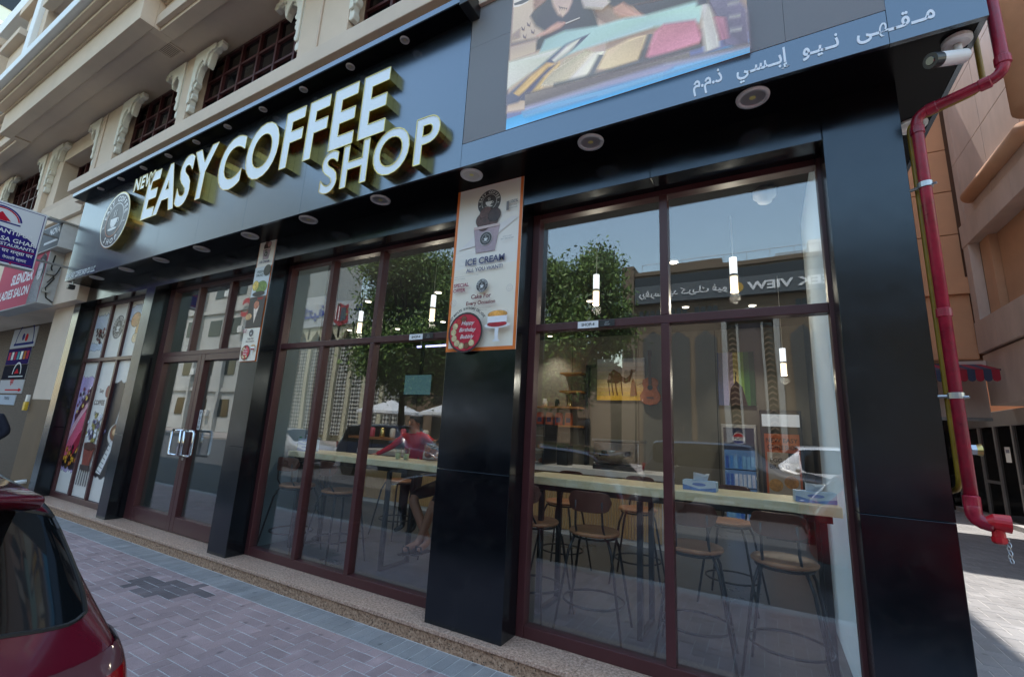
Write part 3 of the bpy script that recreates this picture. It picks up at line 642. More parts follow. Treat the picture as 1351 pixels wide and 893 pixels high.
# ------------------------------------------------------------------ LED screen with its picture (an ice-cream counter)
led = empty('led_screen', (-.715, YS, 5.4), label='big LED video screen showing an ice cream counter above the windows', cat='screen')
m_screen = print_mat('screen_picture', .27, .5, nscale=110)
m_ledoff = M('led_module', (.20, .195, .20), .6, var=.06, vs_=300)
for i in range(6):
    for j in range(3):
        x0 = -1.423+i*.4735; z0 = -1.41+j*.955
        if i == 0 or i >= 5 or True:
            bx('module', m_ledoff, led, x0+.0008, x0+.4727, .002, .035, z0+.0008, z0+.9542)
LEDP = [((196,180,172),0.2,[(0,1.38),(0,0.589),(0,0.16),(0.533,0.062),(0.833,0.065),(0.824,0.949)]),
((150,128,112),0.35,[(0.657,1.027),(0.733,0.744),(0.87,0.581),(0.968,0.651),(0.868,0.918)]),
((120,104,104),0.25,[(0.003,0.826),(0.259,0.769),(0.26,0.745),(0.002,0.794)]),
((190,172,160),0.2,[(0,0.779),(0.26,0.745),(0.258,0.63),(0.002,0.65)]),
((150,132,124),0.2,[(0.014,0.91),(0.079,0.938),(0.084,0.847),(0.011,0.855)]),
((226,226,226),0,[(0,1.377),(0.004,1.187),(0.058,1.169),(0.136,1.172),(0.195,1.208),(0.207,1.268)]),
((52,54,62),0,[(0.008,1.227),(0.013,1.203),(0.089,1.182),(0.166,1.187),(0.192,1.213),(0.162,1.258),(0.102,1.222)]),
((90,70,82),0.0,[(0.093,0.955),(0.118,0.912),(0.132,0.946),(0.125,0.892),(0.1,0.912)]),
((90,70,82),0.0,[(0.146,0.971),(0.171,0.928),(0.184,0.962),(0.177,0.909),(0.152,0.928)]),
((90,70,82),0.0,[(0.188,0.88),(0.212,0.837),(0.225,0.871),(0.219,0.818),(0.194,0.837)]),
((90,70,82),0.0,[(0.113,0.866),(0.138,0.823),(0.151,0.857),(0.145,0.804),(0.12,0.823)]),
((150,116,100),0.35,[(0.204,1.27),(0.205,1.121),(0.218,1.034),(0.25,0.97),(0.31,0.958),(0.351,1.001),(0.359,1.19)]),
((46,44,50),0.12,[(0.18,1.013),(0.217,1.051),(0.304,1.088),(0.361,1.124),(0.587,1.072),(0.688,1.02),(0.699,0.892),(0.751,0.718),(0.771,0.614),(0.65,0.61),(0.435,0.63),(0.247,0.645),(0.253,0.74),(0.317,0.774),(0.403,0.759),(0.316,0.801),(0.232,0.892)]),
((214,190,182),0.15,[(0.344,1.198),(0.394,1.012),(0.44,0.904),(0.472,0.869),(0.509,0.894),(0.542,0.971),(0.552,1.09)]),
((70,56,66),0,[(0.43,0.995),(0.445,0.953),(0.439,0.928),(0.455,0.959)]),
((70,56,66),0,[(0.45,0.974),(0.465,0.943),(0.459,0.918),(0.475,0.949)]),
((70,56,66),0,[(0.47,0.953),(0.485,0.933),(0.479,0.908),(0.494,0.94)]),
((70,56,66),0,[(0.49,0.932),(0.504,0.924),(0.498,0.899),(0.514,0.93)]),
((202,158,146),0.15,[(0.237,0.779),(0.316,0.79),(0.373,0.811),(0.428,0.824),(0.468,0.803),(0.499,0.794),(0.458,0.772),(0.374,0.764),(0.317,0.766)]),
((196,196,196),0,[(0.499,0.791),(0.62,0.788),(0.62,0.777),(0.502,0.778)]),
((48,45,50),0.15,[(0.692,1.05),(0.8,0.852),(0.886,0.75),(1.032,0.697),(1.247,0.647),(1.433,0.59),(1.45,0.691)]),
((206,200,200),0.3,[(0.602,1.055),(0.66,0.86),(0.801,0.781),(0.852,0.806),(0.816,0.945)]),
((204,158,142),0.12,[(0.886,0.74),(0.952,0.753),(1.04,0.632),(1.118,0.58),(1.133,0.544),(1.101,0.484),(1.063,0.515),(1.016,0.6),(0.935,0.651),(0.899,0.7)]),
((44,42,50),0.2,[(1.032,0.688),(1.247,0.638),(1.468,0.59),(1.445,0.512),(1.125,0.554)]),
((172,216,220),0.12,[(0.33,0.702),(0.5,0.709),(0.769,0.628),(0.968,0.603),(1.125,0.557),(1.459,0.514),(1.512,0.461),(1.467,0.342),(1.169,0.444),(0.597,0.486),(0.224,0.457)]),
((206,214,206),0.2,[(0,0.629),(0.471,0.57),(0.37,0.508),(0,0.372)]),
((66,74,112),0.2,[(0.702,0.591),(0.505,0.578),(0.37,0.508),(0.217,0.426),(0,0.309),(0.003,0.217),(0.111,0.21),(0.209,0.294),(0.372,0.44),(0.547,0.501)]),
((222,226,220),0.15,[(0.624,0.577),(0.519,0.557),(0.399,0.481),(0.42,0.465),(0.547,0.515)]),
((222,186,112),0.25,[(0.414,0.445),(0.35,0.471),(0.203,0.401),(0.069,0.3),(0.115,0.271),(0.221,0.327),(0.359,0.415)]),
((56,60,100),0.15,[(0.373,0.424),(0.222,0.319),(0.125,0.22),(0.214,0.189),(0.335,0.336),(0.455,0.436)]),
((226,196,124),0.3,[(0.468,0.438),(0.334,0.351),(0.239,0.253),(0.212,0.219),(0.31,0.257),(0.444,0.367)]),
((206,200,178),0.7,[(0.522,0.445),(0.337,0.269),(0.528,0.241),(0.63,0.308),(0.743,0.397)]),
((206,200,178),0.7,[(0.418,0.38),(0.309,0.283),(0.603,0.221),(0.755,0.4),(0.668,0.456)]),
((232,234,230),0.25,[(0.73,0.402),(0.528,0.234),(0.62,0.178),(0.658,0.198),(0.83,0.382)]),
((104,110,120),0.1,[(0.78,0.37),(0.673,0.166),(0.708,0.149),(0.822,0.349)]),
((226,208,168),0.3,[(0.847,0.381),(0.773,0.256),(0.873,0.211),(1.061,0.208),(1.123,0.388),(1.0,0.4)]),
((90,96,108),0.1,[(1.142,0.387),(1.076,0.193),(1.092,0.187),(1.169,0.371)]),
((206,130,158),0.35,[(1.187,0.381),(1.129,0.207),(1.151,0.18),(1.463,0.18),(1.478,0.234),(1.441,0.363),(1.243,0.419)]),
((210,214,214),0.2,[(1.492,0.471),(1.488,0.333),(1.5,0.088),(1.576,0.098),(1.575,0.19),(1.538,0.431)]),
((96,90,124),0.3,[(1.522,0.563),(1.532,0.452),(1.585,0.287),(1.61,0.1),(1.749,0.008),(1.745,0.297),(1.659,0.51)]),
((170,110,140),0.2,[(1.561,0.333),(1.593,0.141),(1.631,0.132),(1.618,0.289)]),
((56,56,70),0.2,[(1.461,0.594),(1.464,0.467),(1.525,0.455),(1.536,0.574)]),
((150,156,170),0.2,[(1.642,0.398),(1.705,0.38),(1.707,0.366),(1.644,0.383)]),
((150,156,170),0.2,[(1.645,0.293),(1.708,0.277),(1.71,0.263),(1.647,0.279)]),
((150,156,170),0.2,[(1.648,0.191),(1.711,0.176),(1.712,0.162),(1.65,0.177)]),
((86,92,104),0.1,[(0.423,0.25),(0.774,0.212),(1.076,0.193),(1.475,0.146),(1.477,0.128),(1.076,0.166),(0.774,0.188),(0.424,0.22)]),
((112,104,106),0.5,[(0.175,0.251),(0.774,0.184),(1.4,0.13),(1.406,0.085),(1.59,0.067),(1.75,0.038),(1.75,0.0),(1.511,0.042),(0.776,0.082),(0.181,0.129)]),
((150,158,196),0.25,[(0.181,0.129),(0.775,0.109),(1.238,0.093),(1.75,0.018),(1.75,0.0),(1.377,0.02),(0.776,0.063),(0.183,0.088)]),
((96,172,232),0.25,[(0.154,0.088),(0.428,0.083),(0.776,0.063),(1.237,0.032),(1.308,0.047),(1.75,0.0),(1.749,0.0),(1.236,0.0),(0.777,0.008),(0.186,0.038)])]
c = Canvas(.0006, .022); c.rect(0, 1.75, 0, 1.42, srgb(170, 156, 148), .2); c.rect(0, 1.75, 0, .30, srgb(118, 112, 118), .4); c.rect(0, 1.75, 0, .16, srgb(128, 140, 186), .2); c.rect(0, 1.75, 0, .10, srgb(96, 172, 232), .2)
for col_, mo_, pts_ in LEDP: c.poly(pts_, tuple(.74*v_+.26*w_ for v_, w_ in zip(srgb(*col_), srgb(176, 180, 184))), mo_)
c.build('picture', m_screen, led, (-1.71+.715, -.0005, -1.409))

# ------------------------------------------------------------------ posters on the columns
CREAM = srgb(232, 226, 216)
def cake(c, x, y, r):
    c.disc(x, y, r, srgb(52, 46, 48)); c.disc(x, y, r*.9, srgb(196, 30, 58), mot=.25)
    for k in range(9):
        w = R_(100+k*26); c.disc(x+r*.68*math.cos(w), y+r*.68*math.sin(w), r*.15, random.choice([srgb(214, 196, 150), srgb(200, 60, 50), srgb(120, 70, 50)]), mot=.5)
    for k, t in enumerate(('Happy', 'Birthday', 'Bubbly')): c.text(t, x+r*.15, y+r*(.3-.34*k), r*.26, (.8, .78, .76), .01, shear=.35)
def cake_small(c, x, y, w):
    c.disc(x, y-.02*w, w*.5, srgb(236, 234, 232), w*.10); c.poly([(x-w*.08, y-w*.05), (x+w*.08, y-w*.05), (x+w*.06, y-w*.5), (x+w*.16, y-w*.58), (x-w*.16, y-w*.58), (x-w*.06, y-w*.5)], srgb(226, 226, 228))
    c.rect(x-w*.38, x+w*.38, y, y+w*.36, srgb(240, 240, 240), .05); c.disc(x, y+w*.36, w*.38, srgb(214, 150, 70), w*.13, mot=.6); c.disc(x, y+w*.02, w*.38, srgb(176, 36, 50), w*.09, mot=.4)
    c.rect(x-w*.38, x+w*.38, y+w*.08, y+w*.30, srgb(240, 240, 240), .05)
def icecream(c, x, y, w):
    c.poly([(x-w*.42, y), (x-w*.30, y-w*.72), (x+w*.30, y-w*.72), (x+w*.42, y)], srgb(176, 156, 162), .15)
    for k in range(9):
        a_ = k*2.4; q = math.sqrt(k/9); c.disc(x+w*.26*q*math.cos(a_), y+w*.26+w*.2*q*math.sin(a_), w*.2, random.choice([srgb(64, 42, 38), srgb(92, 60, 52), srgb(190, 150, 140)]), mot=.55)
    c.rect(x-w*.42, x+w*.42, y-w*.03, y+w*.05, srgb(206, 184, 180)); logo(c, x, y-w*.34, w*.2, txt=False)
po = empty('column_poster', (-2.05, YC, 3.0), label='tall orange-edged ice cream and cake poster on the wide column', cat='poster')
bx('board', m_offw, po, -.352, .340, -.008, -.0005, -.745, .80)
c = Canvas(.0004, .006); c.rect(-.352, .340, -.745, .80, srgb(222, 116, 44)); c.rect(-.325, .313, -.715, .772, CREAM)
c.rect(-.325, .313, -.715, .0, srgb(234, 224, 206)); logo(c, .0, .60, .125)
c.poly([(-.29, .18), (-.1, .32), (.05, .33), (.25, .42), (.31, .40), (.1, .27), (-.1, .2)], srgb(226, 220, 216))
icecream(c, -.005, .36, .32); c.text('ICE CREAM', 0, .02, .062, srgb(70, 70, 104), .03); c.text('ALL YOU WANT!', 0, -.045, .036, srgb(96, 92, 120), .02)
c.rect(.19, .215, .475, .56, srgb(120, 116, 118)); c.text('100%', .262, .535, .03, srgb(130, 126, 128), .02); c.text('NATURAL', .262, .505, .012, srgb(130, 126, 128)); c.text('FLAVOURS', .262, .482, .012, srgb(130, 126, 128))
c.text('MADE TO ENJOY', .22, .225, .011, srgb(120, 116, 118)); c.text('ANY TIME OF DAY', .22, .205, .011, srgb(120, 116, 118))
c.text('available in many flavours every day of the week', -.30, -.085, .012, srgb(150, 144, 140), align='l'); c.text('ask inside for toppings', -.30, -.105, .012, srgb(150, 144, 140), align='l')
c.text('SPECIAL', -.30, -.175, .034, srgb(150, 36, 70), .03, 'l'); c.text('OFFER', -.30, -.222, .034, srgb(150, 36, 70), .03, 'l'); logo(c, .0, -.185, .06)
c.text('Cake For', 0, -.30, .04, srgb(120, 40, 44), .03); c.text('Every Occasion', 0, -.365, .046, srgb(120, 40, 44), .03); c.text('we bake fresh cakes for every celebration', 0, -.395, .012, srgb(150, 130, 120)); c.text('order at the counter today', 0, -.412, .012, srgb(150, 130, 120))
for (px, py) in ((-.28, -.32), (-.26, -.47), (.02, -.46), (.25, -.45), (.28, -.24)): c.ring(px, py, .026, .03, srgb(200, 190, 180)); c.ring(px, py, .012, .015, srgb(200, 190, 180))
c.text_arc('LAST MINUTE BIRTHDAY DELIGHT', -.115, -.585, .205, .022, srgb(60, 50, 50), 95, 118); cake(c, -.13, -.59, .175); cake_small(c, .185, -.545, .24)
c.build('print', m_print, po, (0, -.0085, 0))
p2_ = empty('column_poster', (-5.305, YC, 3.0), label='narrow strip of four food posters on the slim column beside the door', cat='poster')
bx('board', m_offw, p2_, -.165, .165, -.006, -.0005, -.745, .83)
c = Canvas(.0004, .008); c.rect(-.165, .165, -.745, .83, srgb(222, 116, 44)); tp = [.82, .44, .05, -.34, -.737]
c.rect(-.158, .158, tp[1]+.006, tp[0], CREAM); icecream(c, 0, .67, .18); c.text('ICE CREAM', 0, .49, .03, srgb(70, 70, 104), .03)
c.rect(-.158, .158, tp[2]+.006, tp[1], srgb(206, 212, 214)); c.text('FRESH', -.04, .36, .035, srgb(70, 90, 90), .02); c.text('SALAD', -.04, .315, .035, srgb(70, 90, 90), .02); c.disc(.03, .17, .11, srgb(120, 150, 60), .08, mot=.7); c.disc(-.09, .2, .06, srgb(226, 196, 90), mot=.6); c.disc(.1, .38, .07, srgb(60, 60, 50), mot=.5); c.disc(.0, .09, .12, srgb(50, 46, 40), .03, mot=.4)
c.rect(-.158, .158, tp[3]+.006, tp[2], srgb(58, 52, 50), .3); c.poly([(.0, -.28), (.06, -.06), (-.05, -.06)], srgb(226, 206, 190), .4); c.disc(0, -.05, .05, srgb(196, 120, 90), mot=.4); c.disc(-.12, -.19, .06, srgb(206, 160, 110), .04, mot=.4); c.text('SWEET', .06, .01, .028, srgb(200, 40, 40), .02)
c.rect(-.158, .158, tp[4], tp[3], srgb(234, 224, 206)); c.text('Cake For', 0, -.48, .025, srgb(90, 60, 60), .02); c.text('Every Occasion', 0, -.515, .025, srgb(90, 60, 60), .02); logo(c, .0, -.40, .045, txt=False); cake(c, -.05, -.635, .09); cake_small(c, .10, -.60, .10); c.text('SPECIAL', -.11, -.37, .018, srgb(150, 36, 70), .03); c.text('OFFER', -.11, -.395, .018, srgb(150, 36, 70), .03)
c.build('print', m_print, p2_, (0, -.0065, 0))
# printed film on the panes of the far window
PAPER = srgb(226, 222, 214)
def film(x0, x1, z0, z1, fn, what):
    t = empty('window_film', (x0, 3.352, z0), label=what, cat='window film', group='printed films on the far window')
    c = Canvas(.00025, .02); w, h = x1-x0, z1-z0; c.rect(0, w, 0, h, PAPER); fn(c, w, h); c.build('print', m_print, t, (0, 0, 0))
X0, X1, X2, X3 = -10.73, -10.115, -9.455, -8.40
def torn(c, w, h, z0, z1, col, mot):
    n = 14; lo = [(w*i/n, z0+random.uniform(-.03, .03)) for i in range(n+1)]; hi = [(w*i/n, z1+random.uniform(-.03, .03)) for i in range(n, -1, -1)]
    c.poly(lo+hi, col, mot)
def f1(c, w, h):
    torn(c, w, h, .55, .80, srgb(206, 214, 226), .1); torn(c, w, h, .14, .26, srgb(206, 214, 226), .05)
    for k in range(26): c.disc(w*.55+random.gauss(0, .09), .42+random.gauss(0, .08), .025, random.choice([srgb(60, 36, 28), srgb(96, 60, 44), srgb(120, 40, 34)]), .018, mot=.4)
def f2(c, w, h): logo(c, w*.5, h*.56, w*.36)
def f3(c, w, h):
    torn(c, w, h, .62, .86, srgb(206, 214, 226), .1)
    for (px, py, rr, cc) in ((.25, .62, .16, (214, 160, 100)), (.55, .42, .24, (222, 176, 110)), (.75, .7, .13, (190, 96, 70)), (.35, .3, .1, (236, 206, 160)), (.9, .5, .14, (206, 150, 90))): c.disc(w*px, py, rr, srgb(*cc), rr*.75, mot=.6)
def g1(c, w, h):
    torn(c, w, h, .36, 1.95, srgb(196, 176, 214), .3); torn(c, w, h, .40, .78, srgb(38, 26, 34), .8)
    c.poly([(0, .75), (w*.30, 1.15), (w*.62, 1.45), (w, 1.62), (w, 1.12), (w*.55, .86), (w*.2, .58), (0, .52)], srgb(214, 96, 122), .35)
    c.poly([(0, 1.0), (w*.35, 1.32), (w, 1.72), (w, 1.56), (w*.4, 1.16), (0, .82)], srgb(236, 186, 196), .3)
    c.poly([(w*.1, 1.28), (w*.55, 1.62), (w, 1.9), (w, 1.66), (w*.5, 1.40), (w*.15, 1.16)], srgb(92, 46, 62), .6)
    c.poly([(w*.25, .62), (w*.7, .98), (w, 1.1), (w, .92), (w*.5, .60)], srgb(182, 40, 70), .4)
    for k in range(40): c.disc(random.uniform(.04, w-.04), random.uniform(.42, .75), random.uniform(.012, .035), random.choice([srgb(226, 170, 50), srgb(30, 20, 30), srgb(90, 50, 40), srgb(206, 120, 60)]), mot=.5)
    for k in range(26): c.disc(w*.12+random.uniform(0, w*.8), 1.36+random.uniform(-.05, .45)*.9, random.uniform(.012, .032), random.choice([srgb(236, 206, 110), srgb(50, 30, 60), srgb(240, 230, 236), srgb(140, 60, 80)]), mot=.4)
def g2(c, w, h):
    for k, t in enumerate(('Easy', 'COFFEE', 'Shop')): c.text(t, w*.4, 1.66-.19*k, .085, srgb(70, 40, 36), .02)
    c.disc(w*.78, 1.70, .07, srgb(130, 50, 46), .09, mot=.6)
    for k in range(60): c.disc(w*.5+random.gauss(0, .12), 1.05+random.gauss(0, .11), random.uniform(.015, .045), random.choice([srgb(226, 222, 236), srgb(60, 54, 90), srgb(150, 140, 70), srgb(240, 240, 240), srgb(96, 90, 130)]), mot=.5)
    c.poly([(w*.14, .84), (w*.86, .84), (w*.72, .50), (w*.28, .50)], srgb(140, 52, 40), .6); c.disc(w*.5, .80, w*.34, srgb(70, 26, 26), .06, mot=.5)
    for k in range(5): c.line([(w*(.25+.13*k), .50), (w*(.2+.15*k), .18)], .03, srgb(56, 40, 40))
    c.rect(w*.2, w*.8, .42, .50, srgb(56, 40, 40))
def g3(c, w, h):
    torn(c, w, h, .36, 1.85, srgb(40, 38, 44), .45); c.poly([(w*.34, 1.18), (w*.50, 1.80), (w*.62, 1.80), (w*.50, 1.12)], srgb(206, 206, 206), .5); c.poly([(w*.55, 1.3), (w*.8, 1.82), (w, 1.82), (w, 1.4), (w*.7, 1.2)], srgb(110, 106, 110), .6)
    c.disc(w*.42, 1.02, .24, srgb(226, 220, 210), .17, mot=.05); c.disc(w*.42, 1.05, .185, srgb(120, 70, 40), .125, mot=.3); c.disc(w*.40, 1.06, .09, srgb(222, 186, 140), .055, mot=.3)
    c.poly([(w*.03, .42), (w*.33, .92), (w*.44, .86), (w*.2, .40)], srgb(230, 228, 224), .25)
    for k in range(7): c.line([(w*(.05+.025*k), .46+.07*k), (w*(.20+.025*k), .42+.07*k)], .012, srgb(90, 90, 90))
film(X0, X1, 2.505, 3.455, f1, 'printed film with scattered coffee beans, upper left pane of the far window')
film(X1+.06, X2+.005, 2.505, 3.455, f2, 'printed film with the round cup logo, upper middle pane of the far window')
film(X2+.065, X3, 2.505, 3.455, f3, 'printed film with golden pastries, upper right pane of the far window')
film(X0, X1, .22, 2.435, g1, 'tall printed film with pink cake slices and berries on the far window')
film(X1+.06, X2+.005, .22, 2.435, g2, 'tall printed film with the shop name and a chocolate cupcake on the far window')
film(X2+.065, X3, .22, 2.435, g3, 'tall printed film with a dark coffee cup being poured on the far window')
MB().box(-9.48, -9.455, 3.26, 3.31, 1.1, 1.4).tube([(-9.5, 3.25, 1.12), (-9.5, 3.25, 1.4)], .012, 8)
# ------------------------------------------------------------------ the apartment building over the shop
apt = empty('apartment_building', (-10, 3.5, 0), label='beige apartment building with arched fretwork windows and balcony above the coffee shop', cat='building')
AI = Matrix.Translation((10, -3.5, 0))
def ap(o, p=None): o.parent = p or apt; o.matrix_parent_inverse = AI if p is None else Matrix.Identity(4); return o
def ab(name, mat, x0, x1, y0, y1, z0, z1, bevel=.006): return ap(bx(name, mat, None, x0, x1, y0, y1, z0, z1, bevel))
ab('wall', m_beige, -34, .90, 3.46, 20, 5.3, 14.0)
ab('wall', m_beige, -34, .80, 9.75, 20, -.2, 5.29)
ab('wall', m_beige, .795, .90, 4.72, 9.74, -.2, 5.29)
ab('wall', m_beige, -34, -12.1, 3.95, 9.74, -.2, 5.29)
ab('wall', m_beige, -12.099, -10.90, 3.46, 9.74, -.2, 5.29)
# pier left of the shop: brown dado, beige above, bulkhead over
ab('pier', m_dado, -12.12, -11.075, 3.12, 3.455, -.2, 1.74); ab('pier', m_beige, -12.11, -11.075, 3.13, 3.455, 1.742, 3.50)
ab('pier_trim', m_beige, -12.30, -12.125, 3.20, 3.95, -.2, 3.50)
ab('bulkhead', m_beige, -12.9, -10.575, 2.96, 3.455, 3.502, 5.34)
ab('bulkhead', m_beige, -34, -12.905, 3.05, 3.94, 3.6, 5.34)
m_granite3 = ramp_mat('dark_granite', 30, [(.3, srgb(34, 28, 26)), (.5, srgb(86, 72, 60)), (.7, srgb(120, 104, 90))], .85)
ab('granite_wall', m_granite3, -34, -12.13, 3.80, 3.949, -.2, 3.6)
# stepped ledge just over the shop sign
ab('ledge', m_beige, -11.15, .88, 2.62, 3.45, 5.54, 5.755, .01)
ab('ledge_step', m_beige, -11.02, .86, 2.72, 3.45, 5.36, 5.538); ab('ledge_step', m_beige, -10.88, .84, 2.80, 3.45, 5.30, 5.358)
ab('ledge', m_beige, -34, -11.30, 2.9, 3.45, 5.345, 5.72, .01)
ab('sill_wall', m_beige2, -34, .88, 3.02, 3.455, 5.757, 6.02)
WINS = [(-17.55, -14.49), (-14.20, -11.55), (-10.62, -8.27), (-7.99, -5.15), (-4.20, -1.85), (-1.55, .4)]
prev = -34
for (a0, a1) in WINS+[(.88, .9)]:
    ab('pillar', m_beige, prev, a0, 2.95, 3.455, 5.757, 7.50, .008); prev = a1
for a0, a1 in ((-11.33, -11.30), (-4.75, -4.72)): ab('pillar_groove_trim', m_beige2, a0, a1, 2.93, 2.949, 5.757, 7.50)
for wi, (a0, a1) in enumerate(WINS):
    narrow = wi == 1
    yw = 3.20 if not narrow else 3.34
    w0, w1, zt = (a0+.0, a1-.0, 7.50) if not narrow else (a0+.5, a1-.45, 7.12)
    if narrow:
        ab('window_surround', m_beige, a0, w0, 3.05, 3.455, 5.757, 7.5); ab('window_surround', m_beige, w1, a1, 3.05, 3.455, 5.757, 7.5); ab('window_surround', m_beige, w0, w1, 3.05, 3.455, zt, 7.5)
    win = empty('window', (0, 0, 0)); win.parent = apt; win.matrix_parent_inverse = AI
    n = max(2, round((w1-w0)/.47)); k = 4; z0 = 6.02
    for i in range(n+1):
        x = w0+(w1-w0)*i/n; bx('mullion', m_maroon, win, x-.022, x+.022, yw-.03, yw+.05, z0, zt-.001)
    for j in range(k+1):
        z = z0+(zt-z0)*j/k; bx('glazing_bar', m_maroon, win, w0, w1, yw-.022, yw+.045, z-.02, z+.02)
    for i in range(n):
        for j in range(k):
            x = w0+(w1-w0)*(i+.5)/n; z = z0+(zt-z0)*(j+.5)/k; hx = (w1-w0)/n/2; hz = (zt-z0)/k/2
            o = MB().box(-hx, hx, -.004, .004, -hz, hz).build('pane', m_dglass, win); o.location = (x, yw+.02, z); o.rotation_euler = (R_(random.uniform(-.8, .8)), 0, R_(random.uniform(-.8, .8)))
    # white fretwork brackets in the upper corners
    def fret(s, xc):
        pts = [(0, 0), (.80, 0)]+[(.80, -.03), (.83, -.08), (.79, -.13), (.72, -.13), (.68, -.10), (.62, -.15), (.55, -.14), (.53, -.20), (.50, -.33), (.46, -.42), (.42, -.32), (.36, -.24)]
        pts += [(.28, -.26), (.20, -.34), (.155, -.46), (.15, -.58), (.19, -.62), (.155, -.68), (.11, -.70), (.10, -.78), (.135, -.84), (.12, -.90), (.08, -.92), (.075, -1.0), (.10, -1.06), (.085, -1.13), (.03, -1.15), (0, -1.12)]
        pts = [(xc+s*p[0]*.92, 7.498+p[1]*.95) for p in pts]
        if s < 0: pts = pts[::-1]
        ap(MB().prism(pts, 'y', 2.955, 3.05).build('fretwork_bracket', m_cream, None, bevel=.012))
        inn = [((p[0]-xc)*.8+xc+s*.015, (p[1]-7.498)*.86+7.498-.02) for p in pts]
        ap(MB().prism(inn, 'y', 2.925, 2.954).build('fretwork_bracket', m_cream, None, bevel=.01))
    fret(1, a0+.002); fret(-1, a1-.002)
# balcony: soffit, edge beams, stepped cornice, parapet
ab('balcony_soffit', m_beige2, -34, .88, 2.35, 3.455, 7.56, 7.75)
def beam(xa, xb, yf):
    ab('balcony_beam', m_beige, xa, xb, yf, yf+.19, 7.50, 8.02)
    ab('cornice', m_beige, xa, xb, yf-.17, yf+.18, 8.022, 8.085, .008); ab('cornice', m_beige, xa, xb, yf-.27, yf+.17, 8.087, 8.15, .008); ab('parapet', m_white, xa-.01, xb+.01, yf-.37, yf+.15, 8.152, 8.35, .01)
    ab('cornice_bead', m_beige2, xa, xb, yf-.03, yf-.001, 7.985, 8.021, .004)
beam(-14.6, -8.03, 2.15); beam(-8.029, .88, 2.42); beam(-34, -14.601, 2.42)
ab('balcony_return', m_beige, -8.20, -8.031, 2.341, 2.60, 7.501, 8.02); ab('balcony_return', m_beige, -14.6, -14.4, 2.341, 2.60, 7.501, 8.02)
ab('balcony_soffit_panel', m_beige2, -14.39, -8.21, 2.341, 2.59, 7.53, 7.559)
ab('wall', m_beige, -34, .88, 2.9, 3.455, 8.352, 14.0)
ab('balcony_post', m_white, -12.66, -12.34, 1.82, 2.12, 8.352, 11.5, .01)
ab('balcony_side_wall', m_beige, -12.339, -12.05, 1.9, 2.89, 8.352, 11.5)
ab('upper_slab', m_beige2, -12.0, -6, 1.95, 2.89, 9.35, 9.6); ab('upper_slab', m_beige, -12.0, -6, 1.80, 1.949, 9.30, 9.9)
for (xa, xb) in ((-14.2, -13.2), (-16.9, -15.9)):
    ab('pilaster', m_beige, xa, xb, 1.9, 2.89, 8.352, 9.15); ab('pilaster_cap', m_beige, xa-.12, xb+.12, 1.76, 2.89, 9.152, 9.3); ab('pilaster', m_beige, xa+.1, xb-.1, 2.0, 2.89, 9.302, 10.2); ab('pilaster_cap', m_beige, xa-.05, xb+.05, 1.86, 2.89, 10.2, 10.4)
ab('upper_slab', m_white, -34, -12.67, 1.9, 2.89, 10.6, 11.0)
# ceiling vent in the balcony soffit
vt = empty('vent_grille', (-8.39, 2.71, 7.56), label='small square louvred vent grille in the balcony soffit', cat='vent')
MB().box(-.17, .17, -.10, .10, -.008, 0).build('backing', m_blackm, vt)
for a0, a1, b0, b1 in ((-.2, .2, -.13, -.095), (-.2, .2, .095, .13), (-.2, -.165, -.0945, .0945), (.165, .2, -.0945, .0945)): bx('rim', m_beige2, vt, a0, a1, b0, b1, -.02, -.0005)
for i in range(7): bx('louvre', m_beige2, vt, -.15+i*.045, -.128+i*.045, -.094, .094, -.016, -.009)

# ------------------------------------------------------------------ signs at the left
def sign_box(name, label, mat_side): ...
rs = empty('restaurant_sign', (-11.35, 2.2, 4.5), label='white and blue projecting restaurant sign with a red house emblem', cat='sign')
m_signw = M('sign_side', (.5, .5, .5), .8, var=.15, vs_=5)
# face looks along +x ; local y runs to the wall
MB().box(-.09, .09, -.85, .30, -.54, .54).build('case', m_signw, rs, bevel=.02)
c = Canvas(.0006); BL = srgb(52, 44, 120); RD = srgb(186, 40, 58)
c.rect(-.84, .29, -.53, .53, srgb(214, 216, 222))
c.poly([(.30-.02-.0, -.50)]+[(.27, -.10)]+[(p[0], p[1]) for p in arc(-.28, -.22, .55, 15, 165, 16, .33)]+[(-.82, -.10), (-.82, -.50)], BL)
for a0, a1, b0, b1 in ((-.82, .265, .492, .502), (.257, .267, -.5, .5)): c.rect(a0, a1, b0, b1, BL)
c.ring(-.25, .20, .24, .265, BL, 10, 170); c.ring(-.25, .20, .215, .235, RD, 10, 170); c.rect(-.5, 0, .175, .2, BL); c.poly([(-.38, .215), (-.30, .30), (-.25, .36), (-.20, .30), (-.12, .215)], RD); c.rect(-.33, -.17, .205, .25, RD)
c.text('KANTIPUR', .19, .0, .075, (.75, .75, .78), .015, 'r'); c.text('TASA GHAR', .24, -.13, .075, (.75, .75, .78), .015, 'r'); c.text('RESTAURANTS', .24, -.215, .055, (.75, .75, .78), .015, 'r')
c.rect(-.82, .255, -.245, -.235, RD); c.text('तास घर मन्सा घर', .24, -.345, .075, (.75, .75, .78), .015, 'r'); c.text('नेपाली स्वाद', .18, -.445, .075, (.75, .75, .78), .01, 'r'); c.rect(-.82, .255, -.475, -.468, RD); c.disc(.0, -.50, .014, RD)
c.build('face', m_print_m, rs, (.0915, 0, 0), (0, 1, 0), (0, 0, 1), (1, 0, 0))
for z in (.20, -.30): MB().tube([(0, .30, z), (0, .92, z)], .02, 8).build('bracket_arm', m_steel, rs)
MB().box(-.09, .09, .31, .92, .50, .53).build('bracket_plate', m_steel, rs)
ss = empty('salon_sign', (-12.4, 2.75, 4.0), label='pink ladies salon sign box with a grey portrait on the wall', cat='sign')
